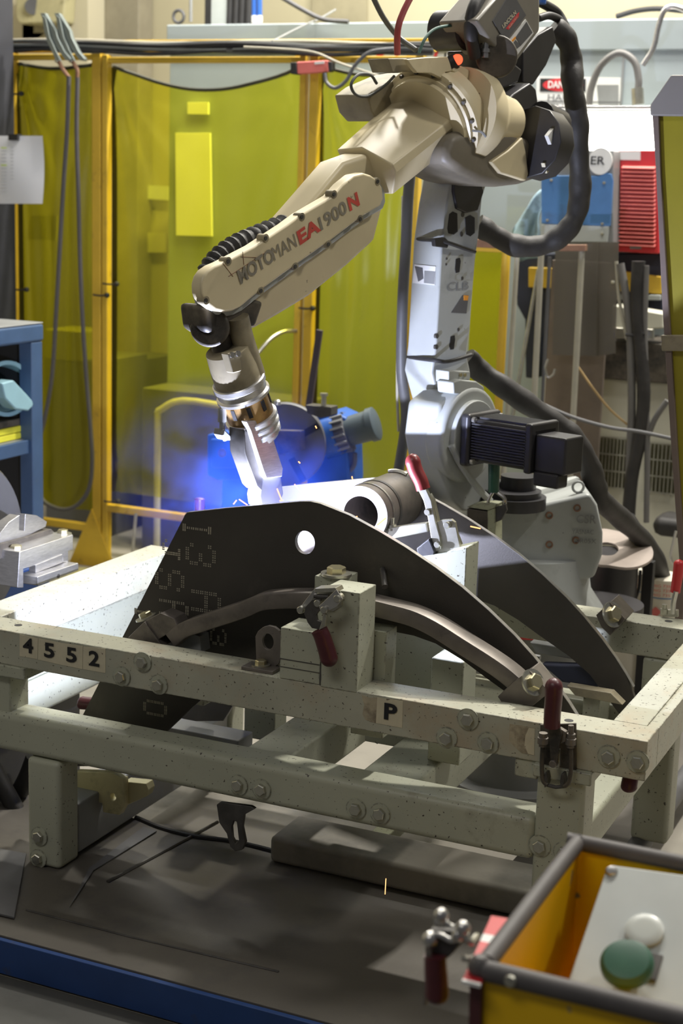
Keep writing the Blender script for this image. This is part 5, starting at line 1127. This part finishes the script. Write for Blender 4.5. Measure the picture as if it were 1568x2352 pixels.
for u0, u1, m, lb in ((470, 485, 'black', 'narrow black pipe behind the enclosure top'), (485, 520, 'panel', 'pale grey duct between two dark pipes'), (520, 577, 'black', 'bundle of thick black cables going up behind the enclosure')):
    a = P(u0, 30, 'y', 3.6).x; b = P(u1, 30, 'y', 3.6).x
    q = MB()
    if m == 'black' and u0 > 500:
        for k in range(4): q.cyl((a+(b-a)*(k+.5)/4, 3.6, 2.17), (a+(b-a)*(k+.5)/4+.02, 3.6, 2.9), (b-a)/8)
    else: q.box(a, b, 3.6, 3.7, 2.17, 3.0)
    tag(q.build('wall_duct', M[m], None), lb, 'duct')
bh = thing('blue_hose_pair', 'pair of blue hose fittings with white ends at the top of the enclosure', 'hoses', P(590, 30, 'y', 3.5))
for du in (0, 12):
    MB().cyl(P(584+du, 36, 'y', 3.5), P(584+du, -20, 'y', 3.5), .011).build('hose', M['bblue'], bh); MB().cyl(P(584+du, 52, 'y', 3.5), P(584+du, 36, 'y', 3.5), .012).build('fitting', M['white'], bh)
tag(MB().prism([P(u, v, 'y', 4.58) for u, v in ((716, -30), (842, -30), (842, 60), (716, 60))], (0, .01, 0)).build('wall_panel', mat('tan_panel', (.36, .32, .21), .7)), 'tan rectangular panel on the wall above the enclosure', 'panel')

# fluorescent work lamp
lm = thing('work_lamp', 'bright rectangular fluorescent lamp glowing behind the big cable loop', 'lamp', P(1390, 300, 'y', 2.95))
MB().prism([P(u, v, 'y', 2.96) for u, v in ((1270, 258), (1502, 256), (1505, 345), (1274, 345))], (0, .02, 0)).build('diffuser', M['lamp'], lm)
MB().prism([P(u, v, 'y', 2.94) for u, v in ((1262, 243), (1508, 243), (1508, 250), (1262, 250))], (0, .14, 0)).build('reflector', M['steel'], lm, .002)
MB().box(P(1270, 300, 'y', 2.98).x, P(1502, 300, 'y', 2.98).x, 2.985, 3.19, P(1390, 330, 'y', 2.98).z, P(1390, 262, 'y', 2.98).z).build('lamp_box', M['panel'], lm, .003)
# conduits and pipes on the enclosure to the right of the cable loop
hose('black_hose', 'black hose curving up from the danger sign over the lamp', 'hose', [P(u, v, 'y', 3.05) for u, v in ((1352, 240), (1358, 200), (1380, 150), (1420, 122), (1455, 140), (1466, 180), (1465, 205))], .013, mat('hose_grey', (.13, .125, .12), .6), 12)
hose('silver_conduit', 'silver flexible conduit rising beside the right hood and bending over at the top', 'conduit', [P(u, v, 'y', 3.0) for u, v in ((1476, 150), (1500, 110), (1512, 60), (1525, 25), (1548, 15), (1590, 30))], .010, M['alum'], 12)
hose('black_hose', 'black hose along the top of the enclosure at the right', 'hose', [P(u, v, 'y', 3.3) for u, v in ((1415, 38), (1460, 25), (1510, 20), (1570, 25))], .010, M['black'], 10)
tag(MB().cyl(P(1465, 240, 'y', 3.05), P(1463, 203, 'y', 3.05), .022).build('hose_fitting', M['zinc']), 'metal hose fitting standing on the lamp at its right end', 'fitting')
# red louvred unit
ru = thing('red_louvre_unit', 'bright red louvred steel unit under the lamp, next to the leaning yellow screen', 'cabinet', P(1460, 460, 'y', 2.9))
YR = 2.9
MB().prism([P(u, v, 'y', YR) for u, v in ((1412, 345), (1512, 345), (1512, 583), (1406, 577))], (0, .22, 0)).build('housing', M['red'], ru, .004)
for k in range(20):
    v = 380+k*9.3; a = P(1430-k*.45, v, 'y', YR); b = P(1506, v, 'y', YR)
    MB().prism([(a.x, YR-.002, a.z), (a.x, YR-.018, a.z-.008), (a.x, YR-.016, a.z-.011), (a.x, YR-.001, a.z-.006)], (b.x-a.x, 0, 0)).build('louvre', M['redp'], ru, .0005)
MB().prism([P(u, v, 'y', YR-.003) for u, v in ((1420, 347), (1470, 347), (1470, 368), (1420, 367))], (0, .002, 0)).build('label', M['white'], ru)
MB().prism([P(u, v, 'y', YR-.003) for u, v in ((1446, 560), (1472, 560), (1472, 572), (1446, 572))], (0, .002, 0)).build('badge', M['mgrey'], ru)
# blue fronted machine with round white sticker
bm_ = thing('blue_panel_machine', 'machine with blue bolted front panel and pale lower plate behind the cable loop', 'machine', P(1320, 450, 'y', 2.8))
YM = 2.8
MB().prism([P(u, v, 'y', YM+.01) for u, v in ((1258, 375), (1275, 345), (1408, 345), (1408, 560), (1245, 560))], (0, .3, 0)).build('housing', M['mgrey'], bm_, .004)
MB().prism([P(u, v, 'y', YM) for u, v in ((1242, 402), (1262, 395), (1280, 403), (1375, 404), (1390, 395), (1403, 400), (1407, 415), (1400, 520), (1243, 514)) ], (0, .012, 0)).build('blue_panel', M['pblue'], bm_, .002)
MB().prism([P(u, v, 'y', YM) for u, v in ((1243, 515), (1398, 520), (1394, 556), (1243, 556))], (0, .012, 0)).build('lower_plate', M['panel'], bm_, .002)
for u, v in ((1266, 414), (1387, 420), (1257, 506), (1383, 514), (1383, 537)): MB().ball(P(u, v, 'y', YM), .006, 8).build('panel_screw', M['zinc'], bm_)
c = P(1378, 370, 'y', YM-.001); st = MB().prism([c+V((.042*math.cos(i*math.pi/16), 0, .046*math.sin(i*math.pi/16))) for i in range(32)], (0, .008, 0)).build('round_sticker', M['white'], bm_)
text('sticker_text', 'ER', M['black0'], c+V((-.01, -.002, 0)), (1, 0, 0), (0, 0, 1), .040, st, .01, .0005, fit=.05)
# pale blue draped cloth left of it
dc_ = MB(); rings = []
tp = [(1172, 530), (1190, 505), (1212, 470), (1230, 442), (1246, 425)]; bt_ = [(1185, 600), (1200, 598), (1215, 596), (1232, 594), (1246, 594)]
for i in range(5):
    a = P(*tp[i], 'y', 2.86); b = P(*bt_[i], 'y', 2.86); rings.append([a.lerp(b, t/8)+V((.006*math.sin(t*2+i), .03*math.sin(i*1.9+t*.7), 0)) for t in range(9)])
gv = [p for r in rings for p in r]; fs = [(i*9+j, i*9+j+1, (i+1)*9+j+1, (i+1)*9+j) for i in range(4) for j in range(8)]
dc_.add(gv, fs); o = dc_.build('draped_cloth', M['cloth'], None, smooth=180); sm = o.modifiers.new('thick', 'SOLIDIFY'); sm.thickness = .012; s_ = o.modifiers.new('sub', 'SUBSURF'); s_.levels = 2; s_.render_levels = 2
tag(o, 'stained light blue cloth draped to the left of the blue machine panel', 'cloth')
nv = MB().prism([P(u, v, 'y', 3.0) for u, v in ((1190, 592), (1205, 582), (1520, 582), (1520, 712), (1330, 712), (1262, 720), (1240, 800), (1232, 870), (1206, 868), (1205, 735), (1186, 700), (1184, 640))], (0, .12, 0))
tag(nv.build('navy_machine_cover', M['navy'], None, .006), 'dark navy machine cover behind the rods and plastic sheet', 'machine')
tag(MB().prism([P(u, v, 'y', 2.97) for u, v in ((1213, 614), (1412, 620), (1518, 636), (1518, 676), (1412, 668), (1213, 660))], (0, .03, 0)).build('yellow_crossbeam', M['yel'], None, .003), 'yellow horizontal beam crossing behind the smoky plastic box', 'beam')
tag(MB().prism([P(u, v, 'y', 2.95) for u, v in ((1400, 676), (1516, 678), (1516, 690), (1400, 688))], (0, .02, 0)).build('grey_ledge', M['panel'], None, .002), 'thin pale grey ledge just under the yellow beam', 'ledge')
# smoky plastic box
sp = thing('plastic_box_guard', 'smoky grey see-through plastic guard box in front of the yellow beam', 'guard', P(1330, 700, 'y', 2.6))
MB().prism([P(u, v, 'y', 2.6) for u, v in ((1275, 570), (1372, 556), (1370, 818), (1268, 815))], (0, .004, 0)).build('sheet', M['clear'], sp)
MB().prism([P(u, v, 'y', 2.62) for u, v in ((1372, 556), (1420, 556), (1412, 812), (1370, 818))], (0, .004, 0)).build('sheet', M['clear'], sp)
MB().box(P(1262, 700, 'y', 2.66).x, P(1395, 700, 'y', 2.66).x, 2.66, 2.68, .0, P(1330, 600, 'y', 2.66).z).build('back_plate', mat('brown_back_plate', (.15, .12, .095), .6, 0, .3, 5), sp, .002)
q = MB().ball(P(1407, 648, 'y', 2.6), .007, 8); q.build('rivet', M['zinc'], sp)
# rods and rusty bars
for (a, b, r, m, lb) in (((1243, 570), (1226, 925), .0105, 'grod', 'tall pale rod standing left of the plastic guard box'), ((1336, 572), (1315, 980), .0105, 'grod', 'tall pale rod crossing in front of the plastic guard box'), ((1188, 575), (1170, 870), .008, 'grod', 'pale rod right of the short yellow post'), ((1236, 620), (1190, 880), .007, 'zinc', 'thin leaning rod between two upright rods'), ((1163, 565), (1148, 865), .015, 'yel', 'short yellow post right of the robot column'), ((1262, 590), (1245, 925), .006, 'dgrey', 'thin dark rod beside the tall pale rod')):
    pa_, pb_ = P(*a, 'y', 2.45), P(*b, 'y', 2.45); pb_ = pa_+(pb_-pa_)*(pa_.z/(pa_.z-pb_.z))
    tag(MB().tube([pa_, pb_], r, 12, 1).build('standing_rod', M[m]), lb, 'rod')
for pts, lb in ((((1090, 548), (1155, 556), (1155, 572), (1090, 568)), 'rusty flat bar end left of the rods'), (((1283, 562), (1343, 562), (1343, 577), (1283, 577)), 'rusty flat bar on top of the rod in front of the guard box')):
    tag(MB().prism([P(u, v, 'y', 2.43) for u, v in pts], (0, .03, 0)).build('rusty_bar', M['rust'], None, .002), lb, 'bar')
s4 = thing('weld_curtain_strip', 'narrow yellow curtain strip between the robot column and the rods', 'weld curtain', P(1120, 700, 'y', 2.5))
a, b = P(1086, 570, 'y', 2.55), P(1160, 575, 'y', 2.55); MB().box(a.x, b.x, 2.55, 2.554, .02, a.z).build('film', M['film'], s4); MB().box(a.x, b.x, 2.54, 2.565, a.z-.01, a.z+.02).build('top_rail', M['yel'], s4, .002)
# beige machine with wire grilles
bgm = thing('beige_machine', 'large beige machine body with dark top and wire grilles at the right behind the hoses', 'machine', P(1400, 1000, 'y', 2.8))
YG = 2.8
MB().box(P(1248, 900, 'y', YG).x, .35, YG, 3.15, 0, P(1400, 868, 'y', YG).z).build('body', M['beige'], bgm, .01)
MB().box(P(1268, 800, 'y', YG).x, .35, YG-.03, 3.1, P(1400, 868, 'y', YG).z, P(1400, 780, 'y', YG).z).build('dark_top', M['soot'], bgm, .004)
MB().prism([P(u, v, 'y', YG-.04) for u, v in ((1405, 700), (1522, 720), (1522, 755), (1405, 760))], (0, .1, 0)).build('beige_hood', M['beige'], bgm, .006)
MB().prism([P(u, v, 'y', YG-.05) for u, v in ((1405, 752), (1500, 756), (1500, 780), (1405, 776))], (0, .02, 0)).build('latch_bar', M['zinc'], bgm, .003)
for u0, u1, v0, v1 in ((1340, 1445, 1008, 1112), (1488, 1560, 1022, 1128)):
    p0, p1 = P(u0, v1, 'y', YG), P(u1, v0, 'y', YG)
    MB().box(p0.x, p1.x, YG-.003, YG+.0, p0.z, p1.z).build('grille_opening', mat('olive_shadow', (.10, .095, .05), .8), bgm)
    q = MB(); n = int((p1.x-p0.x)/.0125)
    for k in range(n+1): x = p0.x+(p1.x-p0.x)*k/n; q.box(x-.002, x+.002, YG-.012, YG-.008, p0.z, p1.z)
    for k in range(4): z = p0.z+(p1.z-p0.z)*k/3; q.box(p0.x, p1.x, YG-.014, YG-.008, z-.0025, z+.0025)
    q.build('wire_grille', M['zinc'], bgm)
# hanging hoses on the right
for pts, r, m, lb in ((((1424, 605), (1440, 700), (1448, 800), (1450, 950), (1445, 1060), (1442, 1200)), .014, 'hose', 'grey-brown hose hanging at the left of the right-hand bundle'), (((1466, 600), (1462, 700), (1470, 800), (1478, 900), (1470, 1000), (1450, 1100), (1440, 1230)), .023, 'sleeve', 'thick dark hose in the middle of the right-hand bundle'), (((1484, 610), (1480, 760), (1484, 900), (1486, 1050), (1484, 1200)), .010, 'hose', 'thin dark hose at the right of the right-hand bundle'), (((1415, 600), (1422, 690), (1440, 780)), .006, 'tan', 'thin tan hose beside the right-hand bundle'), (((1532, 920), (1505, 960), (1488, 1000)), .010, 'hose', 'short dark hose joining the bundle from the right')):
    mm = M['sleeve'] if m == 'sleeve' else M['grod'] if m == 'tan' else bpy.data.materials['hose_grey']
    tag(MB().tube([P(u, v, 'y', 2.55) for u, v in pts], r, 12, 5).build('hanging_hose', mm), lb, 'hose', 'hose bundle at the right')
tag(MB().tube([P(u, v, 'y', 2.54) for u, v in ((1436, 768), (1460, 770), (1480, 765))], .006, 8).build('hose_strap', M['black']), 'black strap round the right-hand hose bundle', 'strap')
hose('black_cable', 'black cable crossing in front of the beige machine from the robot to the right edge', 'cable', [P(u, v, 'y', 2.3) for u, v in ((1160, 870), (1200, 905), (1260, 935), (1320, 960), (1400, 982), (1470, 992), (1545, 1008))], .006, M['dgrey'], 8)
hose('tan_cable', 'thin tan cable sloping across the upper part of the beige machine', 'cable', [P(u, v, 'y', 2.45+(u-1325)*.0009) for u, v in ((1325, 840), (1360, 890), (1400, 940), (1440, 975))], .004, mat('tan_cable_paint', (.40, .28, .13), .6), 8)
hk_ = MB().tube([P(u, v, 'y', 2.4) for u, v in ((1258, 825), (1252, 845), (1258, 866), (1270, 860), (1274, 848))], .004, 8); tag(hk_.build('steel_hook', M['steel']), 'small bright steel hook beside the guard box', 'hook')
# flat disc plate and drum by the robot base, small white drums behind
dp = MB(); c = P(1420, 1262, 'z', .56); x0 = c
o_ = [(1365, 1240), (1378, 1215), (1420, 1220), (1470, 1235), (1496, 1256), (1498, 1280), (1475, 1297), (1440, 1303), (1400, 1298), (1368, 1290)]
h_ = [(1372, 1248), (1392, 1245), (1412, 1250), (1420, 1262), (1408, 1274), (1385, 1275), (1370, 1268)]
dpt = thing('cable_tray_plate', 'flat brownish plate with a round opening sticking out right of the robot base', 'plate', P(1430, 1265, 'z', .56))
cl = lambda L: smooth_path([P(u, v, 'z', .56) for u, v in L[-2:]+L+L[:1]], 5)[10:-1]
MB().plate([P(u, v, 'z', .56) for u, v in o_] if 0 else smooth_path([P(u, v, 'z', .56) for u, v in o_+o_[:1]], 5)[:-1], [smooth_path([P(u, v, 'z', .56) for u, v in h_+h_[:1]], 5)[:-1]], (0, 0, -.008)).build('plate', mat('dusty_plate', (.32, .27, .24), .55), dpt, .002)
dd = P(1385, 1285, 'z', .54); MB().cyl((dd.x, dd.y+.06, .40), (dd.x, dd.y+.06, .548), .085, n=32).build('drum', M['blackp'], dpt)
MB().cyl((dd.x, dd.y+.06, 0), (dd.x, dd.y+.06, .40), .03, n=16).build('drum_post', M['dgrey'], dpt)
for u, zt2, r, lb in ((1448, 1305, .062, 'white drum with red print and blue line, left of the black post'), (1522, 1320, .062, 'white drum with red diamond mark, right of the black post')):
    c = P(u, zt2, 'y', 1.95); wd_ = thing('white_drum', lb, 'drum', (c.x, 1.95, 0), 'white drums behind the rear bar')
    MB().lathe((c.x, 1.95, 0), (0, 0, 1), [(0, r), (c.z-.005, r), (c.z, r*.9)], 32).build('body', M['cyl'], wd_)
    MB().lathe((c.x, 1.95, c.z-.06), (0, 0, 1), [(0, r+.0006), (.003, r+.0006)], 32, cap=False).build('blue_line', M['pblue'], wd_)
    MB().lathe((c.x, 1.95, c.z-.21), (0, 0, 1), [(0, r+.0006), (.003, r+.0006)], 32, cap=False).build('blue_line', M['pblue'], wd_)
    for k in range(3): text('print', 'UNITOR' if 0 else 'MIG 735', M['rletter'], (c.x+.012, 1.95-r-.003, c.z-.02-.014*k), (1, .35, 0), (0, 0, 1), .012, wd_, 0, .0004, fit=.055)
    if u > 1500:
        MB().prism([(c.x-.018, 1.95-r-.002, c.z-.10), (c.x, 1.95-r-.004, c.z-.085), (c.x+.018, 1.95-r-.002, c.z-.10), (c.x, 1.95-r-.004, c.z-.118)], (0, .002, 0)).build('diamond_mark', M['redp'], wd_)
tag(MB().box(P(1484, 1350, 'y', 1.7).x-.015, P(1484, 1350, 'y', 1.7).x+.015, 1.7, 1.73, 0, P(1484, 1290, 'y', 1.7).z).build('black_stand_post', M['black'], None, .002), 'black square post between the two white drums', 'post')
for du in (0, 12): hose('thin_black_cable', ('left' if du == 0 else 'right')+' one of two thin black cables hanging in front of the white drums', 'cable', [P(u+du, v, 'y', 1.75) for u, v in ((1458, 1310), (1455, 1350), (1445, 1380), (1436, 1402))], .0045, M['black'], 8, group='thin cables by the drums')
tag(MB().tube([P(u, v, 'y', 2.2) for u, v in ((1552, 1220), (1545, 1250), (1540, 1280), (1550, 1298), (1568, 1296))], .0045, 8).build('steel_wire_hook', M['steel']), 'thin chrome wire hook at the right picture edge', 'hook')
tag(MB().box(P(1495, 1205, 'y', 2.6).x, .3, 2.6, 2.75, .40, .47).build('black_hose_coil', M['sleeve'], None, .03), 'dark padded roll lying behind the cable tray plate at the right edge', 'roll')
# leaning yellow screen with grey hood at the right edge
ls = thing('leaning_screen', 'leaning yellow screen in a brown steel frame with grey hood at the right edge', 'weld curtain', (-.2, 1.2, 0))
YL = 1.15
MB().prism([P(u, v, 'y', YL) for u, v in ((1508, 262), (1700, 262), (1760, 1330), (1572, 1330))], (0, .006, 0)).build('screen', mat('olive_screen', (.30, .26, .012), .45, 0, .12, 3), ls)
fr1 = [(1497, 262), (1512, 262), (1517, 400), (1535, 700), (1556, 1050), (1575, 1330), (1562, 1330), (1542, 1050), (1520, 700), (1506, 400)]
MB().prism([P(u, v, 'y', YL-.012) for u, v in fr1], (0, .03, 0)).build('frame_post', mat('brown_frame', (.20, .155, .135), .6, .2), ls, .002)
b0_, b1_ = P(1568, 1330, 'y', YL), P(1573, 1500, 'y', YL)
MB().beam((b0_.x, YL+.0, 0.08), (b0_.x, YL, b0_.z+.02), .02, .03, (0, 1, 0)).build('frame_leg', bpy.data.materials['brown_frame'], ls, .002)
MB().prism([P(u, v, 'y', YL-.02) for u, v in ((1492, 262), (1493, 240), (1540, 172), (1700, 172), (1700, 268), (1494, 266))], (0, .07, 0)).build('grey_hood', mat('hood_grey', (.27, .255, .24), .5, 0, .05, 5), ls, .004)
MB().prism([P(u, v, 'y', YL-.02) for u, v in ((1517, 770), (1640, 770), (1640, 808), (1519, 806))], (0, .02, 0)).build('cross_bar', M['rdirty'], ls, .002)

# ================================================================== arc, smoke and sparks
ARC = V((-.918, .225, .800))
al = bpy.data.lights.new('welding_arc', 'POINT'); al.energy = 72; al.color = (.66, .72, 1.0); al.shadow_soft_size = .006
ao = bpy.data.objects.new('welding_arc', al); COL.objects.link(ao); ao.location = ARC
def smoke(name, c, sc, dens, label):
    m = bpy.data.materials.new(name); m.use_nodes = True; nt = m.node_tree; N = nt.nodes; L = nt.links
    for n in list(N):
        if n.type == 'BSDF_PRINCIPLED': N.remove(n)
    out = [n for n in N if n.type == 'OUTPUT_MATERIAL'][0]
    vs = N.new('ShaderNodeVolumeScatter'); vs.inputs['Color'].default_value = (.05, .14, 1, 1); vs.inputs['Anisotropy'].default_value = .1
    tc = N.new('ShaderNodeTexCoord'); gr = N.new('ShaderNodeTexGradient'); gr.gradient_type = 'SPHERICAL'; L.new(tc.outputs['Object'], gr.inputs[0])
    nz = N.new('ShaderNodeTexNoise'); nz.inputs['Scale'].default_value = 2.6; nz.inputs['Detail'].default_value = 3; nz.inputs['Distortion'].default_value = .8; L.new(tc.outputs['Object'], nz.inputs[0])
    mr = N.new('ShaderNodeMapRange'); mr.inputs[1].default_value = .42; mr.inputs[2].default_value = .72; L.new(nz.outputs[0], mr.inputs[0])
    sq = N.new('ShaderNodeMath'); sq.operation = 'POWER'; sq.inputs[1].default_value = 1.7; L.new(gr.outputs[1], sq.inputs[0])
    mu = N.new('ShaderNodeMath'); mu.operation = 'MULTIPLY'; L.new(sq.outputs[0], mu.inputs[0]); L.new(mr.outputs[0], mu.inputs[1])
    m2 = N.new('ShaderNodeMath'); m2.operation = 'MULTIPLY'; m2.inputs[1].default_value = dens; L.new(mu.outputs[0], m2.inputs[0]); L.new(m2.outputs[0], vs.inputs['Density'])
    L.new(vs.outputs[0], out.inputs['Volume'])
    o = MB().ball(c, 1.0, 24).build(name, m, None, loc=c); o.scale = sc
    tag(o, label, 'smoke'); o['kind'] = 'stuff'; return o
smoke('weld_smoke', P(545, 1110, 'y', .42), (.34, .28, .28), 3.6, 'blue-lit welding smoke drifting up left of the torch')
sp_ = [((676, 1112), (702, 1145), .42), ((596, 1120), (609, 1132), .42), ((549, 1147), (568, 1160), .42), ((536, 1158), (543, 1149), .42), ((866, 1206), (886, 1190), .30), ((1080, 1209), (1103, 1214), .30), ((685, 1060), (689, 1064), .30), ((808, 1094), (809, 1100), .4), ((724, 978), (727, 984), .4), ((886, 2018), (884, 2054), .05), ((636, 1122), (647, 1150), .30), ((820, 1186), (812, 1192), .4), ((650, 1149), (642, 1150), .3)]
for k, (a, b, y) in enumerate(sp_):
    pa_, pb_ = P(*a, 'y', y), P(*b, 'y', y)
    o = MB().tube([pa_, (pa_+pb_)/2, pb_], .0014 if k != 9 else .0009, 6, 1).build('weld_spark', M['spark'])
    tag(o, 'glowing orange welding spark flying off the arc' if k != 9 else 'single long orange spark falling in front of the lower beam', 'spark', 'welding sparks' if k != 9 else None)
